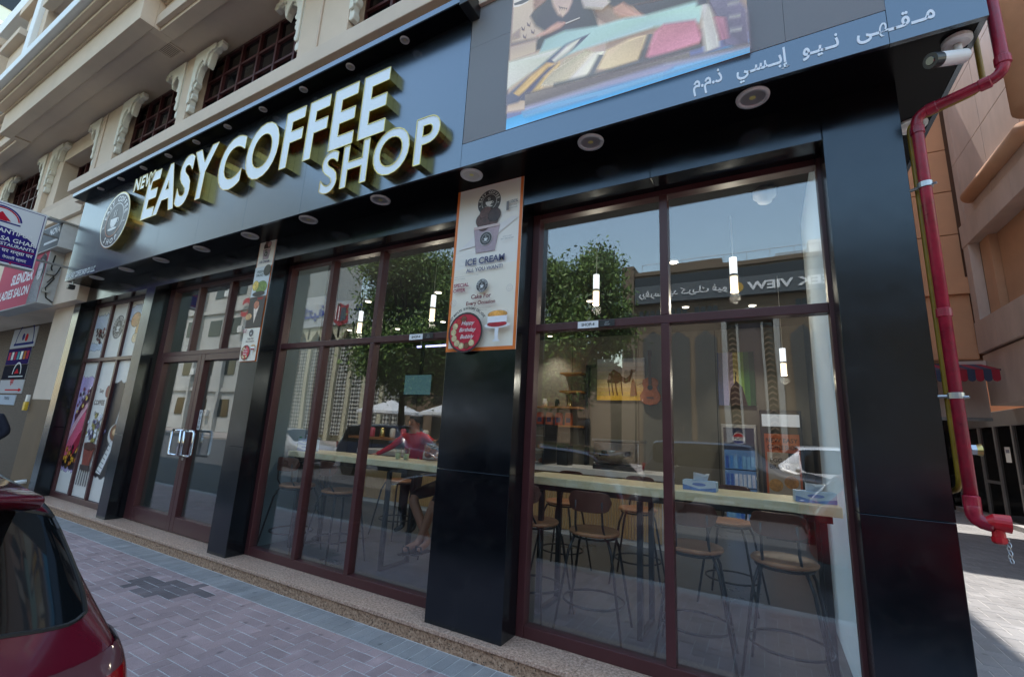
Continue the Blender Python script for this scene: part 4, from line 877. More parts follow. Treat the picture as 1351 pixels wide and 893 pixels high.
MB().box(-2.0, .70, 0, .27, -.50, .60).build('case', m_signw, ss, bevel=.008)
c = Canvas(.0005); c.rect(-1.98, .68, -.48, .58, srgb(190, 96, 108), .05); c.text('SLENDER', .10, .02, .23, (.78, .74, .75), .03, 'r'); c.text('LADIES SALON', .05, -.27, .2, (.78, .74, .75), .03, 'r'); c.text('slender', -.6, .36, .14, (.78, .74, .75), .0, shear=.4)
c.poly([(.12, -.48), (.16, -.1), (.28, .25), (.34, .46), (.48, .52), (.60, .42), (.66, .1), (.64, -.2), (.68, -.48)], srgb(150, 146, 148), .4); c.disc(.42, .14, .12, srgb(206, 202, 202), .17, mot=.08); c.disc(.37, .17, .02, srgb(60, 58, 58), .012); c.disc(.47, .17, .02, srgb(60, 58, 58), .012); c.poly([(.39, .05), (.45, .05), (.42, .03)], srgb(90, 84, 86)); c.poly([(.30, .05), (.28, .36), (.42, .40), (.56, .34), (.56, .0), (.64, .1), (.60, .42), (.44, .50), (.28, .42), (.22, .1)], srgb(90, 86, 88), .3)
c.build('face', m_print_m, ss, (0, -.001, 0))
MB().tube([(.702, .08, .45), (.73, .06, .2), (.715, .14, .0), (.74, .05, -.2), (.71, .10, -.38), (.72, .2, -.45)], .012, 6).tube([(.705, .2, .3), (.74, .15, .1), (.71, .06, -.1)], .008, 6).build('loose_cable', m_blackm, ss)
for z in (-.25, .1): MB().box(.70, .74, .02, .12, z-.04, z+.04).build('cable_clip', m_steel, ss)
s3 = empty('small_sign_box', (-11.55, 2.72, 4.80), label='small grey and white sign box above the pink salon sign', cat='sign')
MB().box(-.9, .26, 0, .24, -.27, .24).build('case', m_signw, s3, bevel=.006)
c = Canvas(.0005); c.rect(-.88, .24, -.25, .22, srgb(120, 122, 124)); c.text('NOVA MARKET'[:4]+' SHARP'[:0], .2, .03, .14, (.75, .75, .75), .03, 'r'); c.rect(-.5, .2, -.14, -.09, (.7, .7, .7)); c.build('face', m_print_m, s3, (0, -.001, 0))
# small notices on the granite wall
nb = [('round emblem notice with two red figures on white', (-17.2, -15.45), (3.05, 3.55), 0), ('purple notice with small pictures on the granite wall', (-17.2, -15.55), (2.62, 3.03), 1), ('dark notice with a white and red emblem on the granite wall', (-17.2, -15.5), (2.25, 2.60), 2), ('white notice with red letters and an arrow on the granite wall', (-17.2, -15.45), (1.90, 2.23), 3), ('small white paper notice lowest on the granite wall', (-17.0, -15.75), (1.62, 1.86), 4)]
for lab, (x0, x1), (z0, z1), k in nb:
    t = empty('wall_notice', (x0, 3.798, z0), label=lab+(' sign on the granite wall' if k == 0 else ''), cat='notice', group='notices on the granite wall'); w, h = x1-x0, z1-z0
    MB().box(0, w, -.012, -.0005, 0, h).build('board', m_offw, t)
    c = Canvas(.0006); c.rect(0, w, 0, h, [srgb(176, 178, 186), srgb(44, 30, 84), srgb(24, 26, 40), srgb(176, 172, 172), srgb(170, 176, 184)][k])
    if k == 0: c.ring(w*.55, h*.2, w*.33, w*.36, srgb(40, 50, 110), 0, 180); c.disc(w*.48, h*.55, .09, srgb(60, 60, 120)); c.disc(w*.62, h*.5, .1, srgb(186, 40, 50)); c.rect(w*.15, w*.95, h*.12, h*.24, srgb(40, 50, 110))
    if k == 1:
        for i in range(7): c.rect(.1+i*.22, .26+i*.22, h*.3, h*.8, random.choice([srgb(190, 120, 60), srgb(80, 140, 150), srgb(180, 60, 80), srgb(220, 220, 220)]), .5)
    if k == 2: c.ring(w*.6, h*.35, .26, .30, (.7, .7, .7), 0, 180); c.poly([(w*.5, h*.4), (w*.6, h*.75), (w*.7, h*.4)], srgb(190, 40, 50)); c.rect(w*.3, w*.9, h*.15, h*.22, (.6, .6, .6))
    if k == 3: c.text('न्हर', w*.5, h*.55, .16, srgb(190, 30, 40), .02); c.line([(w*.3, h*.25), (w*.85, h*.25)], .03, srgb(190, 30, 40)); c.poly([(w*.85, h*.1), (w*.97, h*.25), (w*.85, h*.4)], srgb(190, 30, 40))
    if k == 4: c.text('menu', w*.5, h*.5, .08, srgb(90, 90, 100))
    c.build('print', m_print_m, t, (0, -.0125, 0))
bell = empty('wall_call_point', (-12.14, 3.10, 1.6), label='small yellow and white call point box on the beige pier', cat='call point')
MB().box(-.06, .06, -.05, .0, -.07, .09).build('box', M('yellow_plastic', srgb(206, 166, 40), .45), bell, bevel=.01); MB().box(-.05, .05, -.04, .0, .095, .22).build('plate', m_offw, bell, bevel=.006)
pvc = empty('drain_pipe', (-11.30, 3.12, .33), label='short white drain elbow sticking out of the pier wall near the ground', cat='pipe')
MB().tube([(0, .02, 0), (0, -.05, 0), (-.03, -.08, -.01), (-.16, -.09, -.03)], .035, 10).build('pipe', m_offw, pvc, smooth=True)

# ------------------------------------------------------------------ cameras on the fascia
cc = empty('cctv_camera', (1.0, 2.87, ZS-.004), label='white bullet security camera under the right end of the sign', cat='camera')
MB().lathe([(.0, .0), (.062, 0), (.062, -.02), (.05, -.03), (.0, -.03)], n=24).build('base', m_offw, cc, smooth=False)
MB().tube([(0, 0, -.028), (0, -.004, -.06), (-.012, -.012, -.09)], .018, 10).build('arm', m_offw, cc, smooth=True)
a_ = Vector((.03, .02, -.095)); b_2 = Vector((-.145, -.10, -.155)); d_ = (b_2-a_).normalized()
MB().tube([a_, a_+d_*.01, b_2-d_*.055], [.028, .036, .036], 20).build('body', m_white, cc, smooth=False)
MB().tube([b_2-d_*.054, b_2], [.0365, .038], 20).build('lens_hood', m_blackm, cc); MB().tube([b_2+d_*.0005, b_2+d_*.004], [.022, .02], 16).build('lens', m_dglass, cc)
c2 = empty('cctv_camera', (-10.35, 2.80, ZS-.004), label='small black security camera hanging under the left end of the sign', cat='camera')
MB().tube([(0, 0, 0), (0, 0, -.07)], .012, 8).build('arm', m_steel, c2); MB().box(-.07, .03, -.05, .04, -.15, -.07).tube([(-.07, 0, -.11), (-.10, -.005, -.115)], .03, 12).build('body', m_blackm, c2, bevel=.012)

# ------------------------------------------------------------------ fire riser at the corner
rp = empty('fire_riser_pipe', (.83, 3.05, 0), label='tall red fire riser pipe at the shop corner with elbows and inlet valve', cat='pipe')
def elbow_path(pts, r=.07, n=5):
    out = [Vector(pts[0])]
    for i in range(1, len(pts)-1):
        p = Vector(pts[i]); a0 = (Vector(pts[i-1])-p).normalized(); b0 = (Vector(pts[i+1])-p).normalized()
        s, e = p+a0*r, p+b0*r
        for k in range(n+1): t = k/n; out.append(s*(1-t)**2+p*2*t*(1-t)+e*t*t)
    return out+[Vector(pts[-1])]
# world: down the corner of the column, out under the sign, up past the fascia
WP = [(1.165, 2.90, 9.0), (1.165, 2.90, 3.52), (.845, 3.06, 3.50), (.845, 3.06, 1.33)]
lp = [(p[0]-.83, p[1]-3.05, p[2]) for p in WP]
MB().tube(elbow_path(lp), .027, 14).build('pipe', m_redpipe, rp, smooth=True)
for (p, d) in (((.335, -.15, 3.60), (0, 0, 1)), ((.27, -.115, 3.515), (-.32, .16, -.02)), ((.08, -.02, 3.502), (-.32, .16, -.02)), ((.015, .01, 3.40), (0, 0, 1)), ((.015, .01, 2.33), (0, 0, 1)), ((.015, .01, 1.40), (0, 0, 1))):
    p = Vector(p); d = Vector(d).normalized(); MB().tube([p-d*.025, p-d*.02, p+d*.02, p+d*.025], [.027, .0325, .0325, .027], 16).build('coupling', m_redpipe, rp, smooth=False)
for z in (3.06, 1.90):
    MB().tube([(.015, .01, z-.015), (.015, .01, z+.015)], .033, 16).tube([(.015, .01, z), (-.04, .055, z)], .009, 8).tube([(.04, -.01, z-.008), (.055, -.02, z-.008)], .007, 6).build('clamp', m_steel, rp)
MB().tube(elbow_path([(.015, .01, 1.42), (.015, .01, 1.31), (.075, -.01, 1.30)], .045), .032, 14).build('elbow', m_redpipe, rp, smooth=True)
MB().tube([(.04, -.0, 1.305), (.06, -.008, 1.31), (.075, -.012, 1.315), (.128, -.02, 1.312)], [.026, .028, .036, .040], 18).tube([(.085, -.012, 1.29), (.085, -.012, 1.245)], [.022, .024], 14).build('inlet_valve', m_redval, rp, smooth=False)
MB().lathe([(.0, -.02), (.02, -.016), (.028, -.008), (.028, .01), (.02, .014)], (.085, -.012, 1.238), 8).build('valve_cap', m_redval, rp)
for k in range(6): MB().tube([(.108+.006*math.cos(t*1.05)+(.004 if k % 2 else 0), -.022+(.006*math.sin(t*1.05) if k % 2 else 0), 1.24-.017*k+.011*math.sin(t*1.05)) for t in range(6)], .0018, 5, closed=True).build('chain_link', m_steel, rp)
yp = empty('mustard_pipe', (.815, 3.12, 0), label='thin mustard painted pipe running behind the red fire riser', cat='pipe')
MB().tube(elbow_path([(.315, -.09, 9.0), (.315, -.09, 3.55), (.012, .0, 3.49), (.012, .0, 1.45), (.0, .25, 1.40)], .06), .013, 10).build('pipe', m_yelpipe, yp, smooth=True)
tap = empty('hose_tap', (.87, 3.14, 1.64), label='brass capped steel hose outlet beside the red riser', cat='tap')
MB().tube([(-.02, 0, 0), (.02, -.002, 0)], .018, 10).build('pipe', m_steel, tap); MB().tube([(.02, -.002, 0), (.04, -.003, 0)], .027, 6).build('nut', m_steel, tap); MB().tube([(.04, -.003, 0), (.06, -.004, 0)], [.024, .030], 16).build('cap', m_brass, tap)

# ------------------------------------------------------------------ buildings along the alley on the right
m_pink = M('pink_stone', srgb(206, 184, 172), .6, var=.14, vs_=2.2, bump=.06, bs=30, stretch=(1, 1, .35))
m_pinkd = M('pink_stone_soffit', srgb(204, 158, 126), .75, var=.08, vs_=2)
m_orange = M('terracotta_render', srgb(214, 156, 118), .8, var=.07, vs_=1.4)
m_joint = M('panel_joint', srgb(120, 84, 64), .9)
rb = empty('stone_building', (4.4, 10, 0), label='pinkish stone clad building with ledges and dark shopfront along the alley', cat='building')
RI = Matrix.Translation((-4.4, -10, 0))
def rbx(name, mat, *a, bevel=.006): o = bx(name, mat, rb, *a, bevel); o.matrix_parent_inverse = RI; return o
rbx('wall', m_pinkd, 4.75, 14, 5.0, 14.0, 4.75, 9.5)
rbx('lower_wall', m_pink, 4.41, 14, 5.0, 14.0, 2.72, 3.85)
for (za, zb) in ((3.9, 4.62), (6.45, 7.0)):
    y = 5.0
    while y < 14: rbx('ledge_slab', m_pink, 4.36, 14, y+.002, min(y+1.6, 14.03)-.002, za, zb, bevel=.01); y += 1.6
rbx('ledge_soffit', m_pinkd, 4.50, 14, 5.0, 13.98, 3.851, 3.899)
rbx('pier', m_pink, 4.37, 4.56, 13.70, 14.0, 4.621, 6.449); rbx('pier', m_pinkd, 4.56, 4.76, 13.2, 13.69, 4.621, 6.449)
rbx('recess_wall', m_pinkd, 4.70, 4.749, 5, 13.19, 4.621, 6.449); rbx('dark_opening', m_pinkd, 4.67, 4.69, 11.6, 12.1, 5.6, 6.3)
y = 5.0
i = 0
while y < 13.9:
    for j in range(4):
        y1 = min(y+1.45, 14.0); rbx('stone_panel', m_pink, 4.40, 4.74, y+.006, y1-.006, 7.003+j*1.6, 7.003+(j+1)*1.6-.012)
    y += 1.45
for (ya, yb) in ((9.6, 10.35), (6.4, 7.2)):
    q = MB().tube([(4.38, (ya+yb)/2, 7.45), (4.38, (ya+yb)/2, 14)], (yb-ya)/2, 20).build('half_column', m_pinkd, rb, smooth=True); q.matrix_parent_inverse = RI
q = MB().tube([(4.36, 10.6, 7.40), (4.36, 13.2, 7.40)], .16, 14).build('roll_moulding', m_pinkd, rb, smooth=True); q.matrix_parent_inverse = RI
rbx('wall', m_pinkd, 4.6, 14, 5, 14, 9.5, 14)
# ground-floor shopfront, dark glass in grey frames
m_alu = M('grey_aluminium', (.30, .30, .30), .4, metal=.6, var=.1, vs_=9)
rbx('shop_floor_step', m_kerb, 4.85, 14, 5, 19, -.2, .12)
rbx('shop_dark_interior', M('dark_interior', (.015, .014, .013), .7), 5.25, 14, 5, 19.2, .121, 2.70)
rbx('shop_head', m_alu, 5.0, 5.1, 5, 19, 2.35, 2.715)
for k in range(15):
    yk = 5.2+k*.98; rbx('shop_mullion', m_alu, 5.0, 5.1, yk-.04, yk+.04, .121, 2.349)
    o = bx('shop_pane', m_dglass, rb, 5.04, 5.05, yk+.045, yk+.935, .16, 2.345); o.matrix_parent_inverse = RI
    if k % 2: rbx('shop_rail', m_alu, 5.01, 5.09, yk+.045, yk+.935, .95, 1.02)
    if k % 3 == 1:
        c = Canvas(); c.rect(0, .28, 0, .36, (.7, .7, .68)); c.rect(.04, .24, .22, .3, (.15, .15, .2)); c.build('paper_notice', m_print, rb, (5.035, yk+.6, 1.5), (0, -1, 0), (0, 0, 1), (-1, 0, 0)).matrix_parent_inverse = RI
ob = empty('terracotta_building', (3.5, 14.3, 0), label='orange terracotta building closing the end of the alley', cat='building')
OI = Matrix.Translation((-3.5, -14.3, 0))
def obx(name, mat, *a, bevel=.004): o = bx(name, mat, ob, *a, bevel); o.matrix_parent_inverse = OI; return o
obx('wall', m_joint, 1.6, 6.5, 14.22, 15.2, 3.80, 12.0)
xs_ = [1.6, 2.5, 3.4, 3.95, 4.39]; zs_ = [5.76, 6.9, 8.05, 9.2, 10.35, 11.99]
for i in range(4):
    for j in range(5): obx('cladding_panel', m_orange, xs_[i]+.012, xs_[i+1]-.012, 14.16, 14.219, zs_[j]+.012, zs_[j+1]-.012)
obx('string_course', m_orange, 1.6, 4.389, 14.02, 14.219, 5.35, 5.75); obx('band', m_orange, 1.6, 4.389, 14.12, 14.219, 4.12, 5.349); obx('band', m_orange, 1.6, 4.389, 14.08, 14.219, 3.80, 4.118)
obx('pale_edge', m_pink, 3.0, 3.06, 14.12, 14.159, 5.8, 12.0)
obx('fascia', m_pink, 2.6, 4.40, 14.0, 14.12, 2.45, 3.60); obx('fascia_sill', m_alu, 2.6, 4.40, 13.96, 14.1, 2.38, 2.449); obx('ledge', m_pink, 3.9, 4.39, 13.8, 14.0, 3.52, 3.70)
obx('back_shopfront', m_dglass, 2.2, 4.99, 18.9, 19.0, 0, 3.2); obx('back_shopfront_wall', m_orange, 1.6, 9, 19.01, 20, 0, 9)
aw = empty('striped_awning', (3.9, 13.9, 3.5), label='red and navy striped awning on the alley wall', cat='awning')
m_awr, m_awb = M('awning_red', srgb(150, 26, 44), .8), M('awning_navy', srgb(52, 58, 80), .8)
for k in range(12):      # sloping cloth in stripes, with a scalloped valance
    xa = -1.1+k*.125; mt = m_awr if k % 2 else m_awb
    MB().add([(xa, .1, .18), (xa+.124, .1, .18), (xa+.124, -.95, -.1), (xa, -.95, -.1), (xa, .1, .172), (xa+.124, .1, .172), (xa+.124, -.95, -.108), (xa, -.95, -.108)], [(0, 1, 2, 3), (7, 6, 5, 4), (0, 3, 7, 4), (1, 5, 6, 2), (2, 6, 7, 3), (0, 4, 5, 1)]).build('cloth_stripe', mt, aw)
    MB().prism([(xa, -.11), (xa+.124, -.11), (xa+.124, -.30)]+[(p[0], p[1]) for p in arc(xa+.062, -.30, .062, 0, -180, 6)]+[(xa, -.30)], 'y', -.96, -.952).build('valance_stripe', mt, aw)
MB().tube([(-1.1, -.94, -.115), (.42, -.94, -.115)], .02, 8).tube([(-1.0, .1, -.1), (-1.0, -.92, -.12)], .014, 6).tube([(.35, .1, -.1), (.35, -.92, -.12)], .014, 6).tube([(-1.1, .08, .15), (.42, .08, .15)], .04, 8).build('awning_frame', m_blackm, aw)
lm = empty('wall_globe_lamp', (4.2, 13.9, 3.45), label='small pink globe lamp on the alley wall by the awning', cat='lamp')
MB().ball((0, 0, 0), .09).build('globe', M('pink_globe', srgb(190, 90, 110), .2), lm, smooth=True); MB().tube([(0, 0, 0), (.1, .08, -.04)], .02, 8).build('arm', m_steel, lm)

tw = empty('pale_tower', (-52, 9, 0), label='pale greenish apartment tower far down the street at the top left corner', cat='building')
m_tower = M('pale_green_wall', srgb(196, 204, 190), .85, var=.06, vs_=.3)
bx('wall', m_tower, tw, -8, 8, -6, 6, 0, 46)
for f in range(13):
    bx('floor_band', m_white, tw, 8.0, 8.3, -6.2, 6.2, 2.9+f*3.4, 3.2+f*3.4)
    for k in range(4): bx('window', m_dglass, tw, 8.0, 8.05, -5+k*2.8, -3.4+k*2.8, 1.0+f*3.4, 2.5+f*3.4)
# ------------------------------------------------------------------ inside the shop
FZ = .14
m_floor = M('polished_concrete', srgb(78, 82, 88), .3, var=.15, vs_=1.5)
m_wall_i = M('greige_wall', srgb(128, 124, 112), .8, var=.06, vs_=2)
m_wall_w = M('pale_wall', srgb(132, 150, 156), .6)
m_ceil = M('dark_ceiling', (.008, .008, .009), .8)
m_oak = ramp_mat('pale_oak', 9, [(.3, srgb(244, 218, 164)), (.5, srgb(252, 234, 188)), (.7, srgb(255, 244, 210))], .38, bump=.05)
m_flute = M('fluted_oak', srgb(204, 172, 122), .5, var=.12, vs_=8, stretch=(6, 6, .6))
m_walnut = M('walnut_seat', srgb(176, 122, 82), .4, var=.22, vs_=7, stretch=(1, 6, 1))
m_walnut_d = M('dark_walnut', srgb(84, 50, 38), .4, var=.2, vs_=7)
m_frost = bpy.data.materials.new('frosted_film'); m_frost.use_nodes = True; _n = m_frost.node_tree.nodes; _n.remove(_n['Principled BSDF'])
_t = _n.new('ShaderNodeBsdfTranslucent'); _t.inputs[0].default_value = (.84, .90, .93, 1); _d = _n.new('ShaderNodeBsdfDiffuse'); _d.inputs[0].default_value = (.70, .75, .78, 1); _x = _n.new('ShaderNodeMixShader'); _x.inputs[0].default_value = .25
m_frost.node_tree.links.new(_t.outputs[0], _x.inputs[1]); m_frost.node_tree.links.new(_d.outputs[0], _x.inputs[2]); m_frost.node_tree.links.new(_x.outputs[0], _n['Material Output'].inputs[0])
room = empty('cafe_room', (0, 3.5, 0)); tag(room, kind='structure')
def rm(name, mat, *a): o = bx(name, mat, room, *a); o.matrix_parent_inverse = Matrix.Translation((0, -3.5, 0)); return o
rm('floor', m_floor, -10.9, .79, 3.401, 9.7, -.1, FZ); rm('ceiling', m_ceil, -10.9, .79, 3.46, 9.7, 3.80, 3.9)
rm('back_wall', m_wall_i, -10.9, .79, 9.6, 9.7, FZ+.001, 3.799); rm('left_wall', m_wall_i, -10.9, -10.8, 3.46, 9.599, FZ+.001, 3.799)
rm('right_wall', M('charcoal_wall', srgb(58, 58, 60), .7), .70, .79, 5.6, 9.599, FZ+.001, 3.799); rm('frosted_side_window', m_frost, .42, .425, 3.42, 5.04, FZ+.001, 3.799); rm('return_wall', m_wall_i, .42, .79, 5.041, 5.08, FZ+.001, 3.799); rm('right_wall', m_wall_i, .70, .79, 5.081, 5.599, FZ+.001, 3.799)
rm('partition', M('teal_wall', srgb(58, 76, 80), .6), -8.2, -8.1, 3.46, 5.2, FZ+.001, 3.799)
rm('partition', m_wall_w, -5.40, -5.30, 3.46, 4.0, FZ+.001, 3.799)
for k in range(7): rm('wall_panel_joint', m_ceil, -9.8+k*1.5, -9.79+k*1.5, 9.595, 9.5995, FZ+.1, 3.79)

# the live-edge oak bar along the windows, one slab per window
def wavy(x0, x1, y0, y1, n=26, amp=.012):
    f = [(x0+(x1-x0)*i/n, y0+random.uniform(-amp, amp)) for i in range(n+1)]; b = [(x0+(x1-x0)*i/n, y1+random.uniform(-amp, amp)) for i in range(n, -1, -1)]
    return f+b
def bar_table(x0, x1, label, legs):
    t = empty('bar_table', (x0, 3.98, FZ), label=label, cat='bar table', group='oak bar tables')
    MB().prism(wavy(0, x1-x0, -.26, .26), 'z', 1.035, 1.10).build('tabletop', m_oak, t, bevel=.006)
    MB().box(.05, x1-x0-.05, -.2, .2, .985, 1.034).build('apron', m_blackm, t)
    for lx in legs:
        for yy in (-.20, .20): MB().box(lx-x0-.02, lx-x0+.02, yy-.02, yy+.02, 0, .984).build('leg', m_blackm, t)
        MB().box(lx-x0-.02, lx-x0+.02, -.179, .179, .0, .03).build('foot_bar', m_blackm, t)
bar_table(-1.95, .405, 'long live-edge oak bar table behind the right-hand window', (-1.75, -.90, .30))
bar_table(-5.20, -2.55, 'long live-edge oak bar table behind the middle window', (-5.0, -3.55, -2.7))

def make_stool():
    t = empty('bar_stool', (0, 0, 0))
    MB().lathe([(.0, .705), (.16, .705), (.195, .715), (.20, .728), (.19, .742), (.15, .735), (.0, .730)], n=32).build('seat', m_walnut, t, smooth=True)
    for sx in (-1, 1):
        for sy in (-1, 1): MB().tube([(sx*.13, sy*.13, .70), (sx*.165, sy*.165, .60), (sx*.255, sy*.235, .008)], [.011, .011, .010], 8).build('leg', m_blackm, t, smooth=True)
    MB().tube([(.235*math.cos(2*math.pi*i/28), .225*math.sin(2*math.pi*i/28), .23) for i in range(28)], .009, 6, closed=True).build('foot_ring', m_blackm, t, smooth=True)
    MB().tube([(.17*math.cos(2*math.pi*i/24), .17*math.sin(2*math.pi*i/24), .695) for i in range(24)], .009, 6, closed=True).build('seat_ring', m_blackm, t, smooth=True)
    pts = []; q = MB(); n = 14; vs = []
    for i in range(n+1):       # curved backrest at -y
        a0 = R_(-90-44+88*i/n); rr = .245; e = (i/n*2-1); hh = .07*math.sqrt(max(.0, 1-abs(e)**5))+.006
        for (dr, dz) in ((0, -hh), (0, hh), (.018, hh), (.018, -hh)): vs.append(((rr-dr)*math.cos(a0), (rr-dr)*math.sin(a0), .975+dz))
    fs = []
    for i in range(n):
        for k in range(4): a0, b0 = i*4+k, i*4+(k+1) % 4; fs.append((a0, b0, b0+4, a0+4))
    fs += [(0, 1, 2, 3), (n*4+3, n*4+2, n*4+1, n*4)]
    q.add(vs, fs).build('backrest', m_walnut_d, t, smooth=False, bevel=.004)
    for sx in (-1, 1): MB().tube([(sx*.11, -.12, .70), (sx*.105, -.20, .80), (sx*.10, -.222, .98)], .009, 6).build('back_support', m_blackm, t, smooth=True)
    return t
STOOLS = [(-1.24, 3.70, 6, 'wooden bar stool in the middle of the left pane of the right-hand window'), (-1.78, 3.74, -10, 'bar stool half hidden by the left frame of the right-hand window'),
          (-.50, 3.72, 4, 'bar stool just right of the central mullion of the right-hand window'), (.06, 3.72, -6, 'bar stool nearest the right column behind the glass'),
          (-1.25, 5.15, 186, 'farther bar stool beyond the oak bar in the right-hand window'), (-2.05, 5.0, 176, 'far bar stool beyond the bar seen behind the nearer left stool'), (-.35, 5.1, 170, 'far bar stool beyond the bar right of the central mullion'),
          (-4.86, 3.66, 8, 'bar stool in the left pane of the middle window'), (-4.20, 3.72, -8, 'bar stool in the central pane of the middle window'),
          (-4.5, 5.0, 170, 'far bar stool beyond the bar in the middle window'), (-3.25, 4.55, 180, 'bar stool carrying the seated man in the middle window')]
st0 = make_stool()
for i, (x, y, a0, lab) in enumerate(STOOLS):
    o = st0 if i == 0 else copy_tree(st0)
    o.location = (x, y, FZ); o.rotation_euler = (0, 0, R_(a0)); tag(o, lab, 'bar stool', 'bar stools')
# service counter with fluted front
sc_ = empty('service_counter', (-3.2, 6.75, FZ), label='service counter with fluted pale wood front at the back of the cafe', cat='counter')
MB().box(-4.0, 1.9, .04, .7, .06, .90).build('carcass', m_white, sc_); MB().box(-4.02, 1.92, .03, .68, 0, .059).build('plinth', m_white, sc_); MB().box(-4.05, 1.95, -.04, .72, .90, .985).build('worktop', m_white, sc_, bevel=.006)
sh = MB().tube([(0, 0, .075), (0, 0, .895)], .019, 8).mesh('flute', m_flute)
for k in range(140): link('flute', sh, sc_, (-3.97+k*.042, .032, 0))
for k in range(15): link('flute', sh, sc_, (1.91, .07+k*.042, 0))
dc = empty('display_case', (-3.75, 6.9, FZ+.985), label='lit glass pastry display case on the service counter', cat='display case')
for z in (0, .22, .44): MB().box(-.65, .65, -.2, .3, z, z+.012).build('shelf', m_steel, dc)
for x in (-.65, .63): MB().box(x, x+.02, -.2, .3, .013, .60).build('post', m_blackm, dc)
MB().box(-.66, .66, -.215, -.207, .0, .60).build('front_glass', m_cglass, dc); MB().box(-.66, .66, -.21, .31, .601, .63).build('top', m_blackm, dc)
for k in range(16):
    pz = .013 if k < 8 else .233; MB().ball(((k % 8)*.15-.54, random.uniform(-.1, .1), pz+.04), .055, .05, .04, 10, 6).build('pastry', M('pastry_%d' % (k % 3), [srgb(196, 130, 60), srgb(150, 80, 40), srgb(220, 180, 120)][k % 3], .6, var=.3, vs_=30), dc)
def machine(x, y, z, label, fn, cat='coffee machine'):
    t = empty('coffee_machine', (x, y, z), label=label, cat=cat); fn(t); return t
def espresso(t):
    MB().box(-.35, .35, -.2, .25, .08, .42).build('body', m_chrome, t, bevel=.02); MB().box(-.36, .36, -.25, .26, .42, .45).build('cup_tray', m_steel, t); MB().box(-.34, .34, -.26, .2, 0, .07).build('drip_tray', m_blackm, t, bevel=.01)
    for x in (-.18, .18): MB().tube([(x, -.22, .28), (x, -.22, .22)], .035, 12).tube([(x, -.22, .22), (x, -.40, .21)], .014, 8).build('group_head', m_blackm, t)
machine(-2.0, 7.1, FZ+.985, 'chrome espresso machine on the service counter', espresso)
def grinder(t):
    MB().box(-.1, .1, -.12, .12, 0, .32).build('body', m_blackm, t, bevel=.02); MB().lathe([(.05, .32), (.10, .50), (.10, .52), (0, .52)], n=16).build('hopper', m_cglass, t)
machine(-2.9, 7.1, FZ+.985, 'black coffee grinder with clear hopper on the service counter', grinder, 'grinder')
# shelves with jars and coffee bags
for i, (z, x0, x1) in enumerate(((2.92, -3.95, -3.45), (2.52, -3.95, -3.45), (2.17, -4.55, -3.45), (1.77, -4.55, -3.45))):
    s = empty('wall_shelf', (x0, 9.4, z), label='wooden wall shelf behind the counter, %s from the top' % ordinal(i), cat='shelf', group='wall shelves')
    MB().box(0, x1-x0, -.15, .195, 0, .035).build('board', M('honey_shelf', srgb(206, 140, 70), .5, var=.15, vs_=6), s); MB().tube([(x1-x0-.05, .18, -.12), (x1-x0-.05, .18, .001), (x1-x0-.05, -.1, .001)], .008, 6).build('bracket', m_blackm, s)
lampbar = empty('shelf_upright', (-3.38, 9.5, FZ), label='tall black metal upright beside the wall shelves', cat='upright'); MB().box(-.03, .03, -.06, .08, 0, 3.0).box(-.02, .2, -.06, .02, 2.95, 3.0).build('post', m_blackm, lampbar)
for k in range(4):
    b0 = empty('coffee_bag', (-4.45+k*.23, 9.38, 1.806), label='red and orange coffee bag on the lowest wall shelf, %s from the left' % ordinal(k), cat='coffee bag', group='coffee bags on the shelf')
    MB().prism([(-.08, 0), (.08, 0), (.085, .2), (.06, .27), (-.06, .27), (-.085, .2)], 'y', -.045, .045).build('bag', M('bag_%d' % (k % 2), [srgb(196, 70, 36), srgb(206, 110, 60)][k % 2], .5), b0, bevel=.01); MB().box(-.05, .05, -.049, -.0452, .06, .16).build('bag_label', M('bag_label', srgb(70, 60, 110), .5), b0)
for k in range(3):
    v0 = empty('shelf_jar', (-4.35+k*.3, 9.38, 2.206), label='small jar on the third wall shelf, %s from the left' % ordinal(k), cat='jar', group='jars on the shelf')
    MB().lathe([(.05, 0), (.055, .02), (.055, .11), (.035, .14), (.04, .17), (0, .17)], n=14).build('jar', [m_offw, m_blackm, m_brass][k], v0, smooth=True)
# paintings
def painting(name, x0, x1, z0, z1, label, fn):
    t = empty(name, ((x0+x1)/2, 9.598, z0), label=label, cat='painting'); w, h = x1-x0, z1-z0
    MB().box(-w/2, w/2, -.035, -.001, 0, h).build('canvas', m_blackm, t); c = Canvas(.0006); fn(c, w, h); c.build('picture', m_print, t, (-w/2, -.036, 0))
def camel(c, w, h):
    for k in range(10):
        f = k/9; col = tuple(srgb(250, 200, 60)[i]*(1-f)+srgb(200, 206, 220)[i]*f for i in range(3)); c.rect(0, w, h*k/10, h*(k+1)/10, col, .25)
    B = srgb(120, 78, 36)
    c.poly([(w*.22, h*.42), (w*.26, h*.66), (w*.36, h*.74), (w*.50, h*.64), (w*.56, h*.48), (w*.44, h*.40)], B, .6); c.poly([(w*.52, h*.58), (w*.62, h*.52), (w*.70, h*.60), (w*.72, h*.74), (w*.82, h*.72), (w*.80, h*.66), (w*.76, h*.66), (w*.70, h*.44), (w*.60, h*.40), (w*.52, h*.46)], B, .5)
    for (a0, b0) in ((.25, .28), (.32, .36), (.40, .44), (.52, .55)): c.line([(w*a0, h*.45), (w*(a0+.01), h*.3), (w*b0, h*.12)], .025, B)
    c.poly([(w*.70, h*.10), (w*.73, h*.42), (w*.77, h*.52), (w*.81, h*.42), (w*.85, h*.12)], srgb(150, 96, 44), .4); c.line([(w*.85, h*.36), (w*.95, h*.40)], .01, B)
painting('painting', -3.19, -2.16, 2.38, 3.28, 'yellow painting of a camel and its keeper on the back wall', camel)
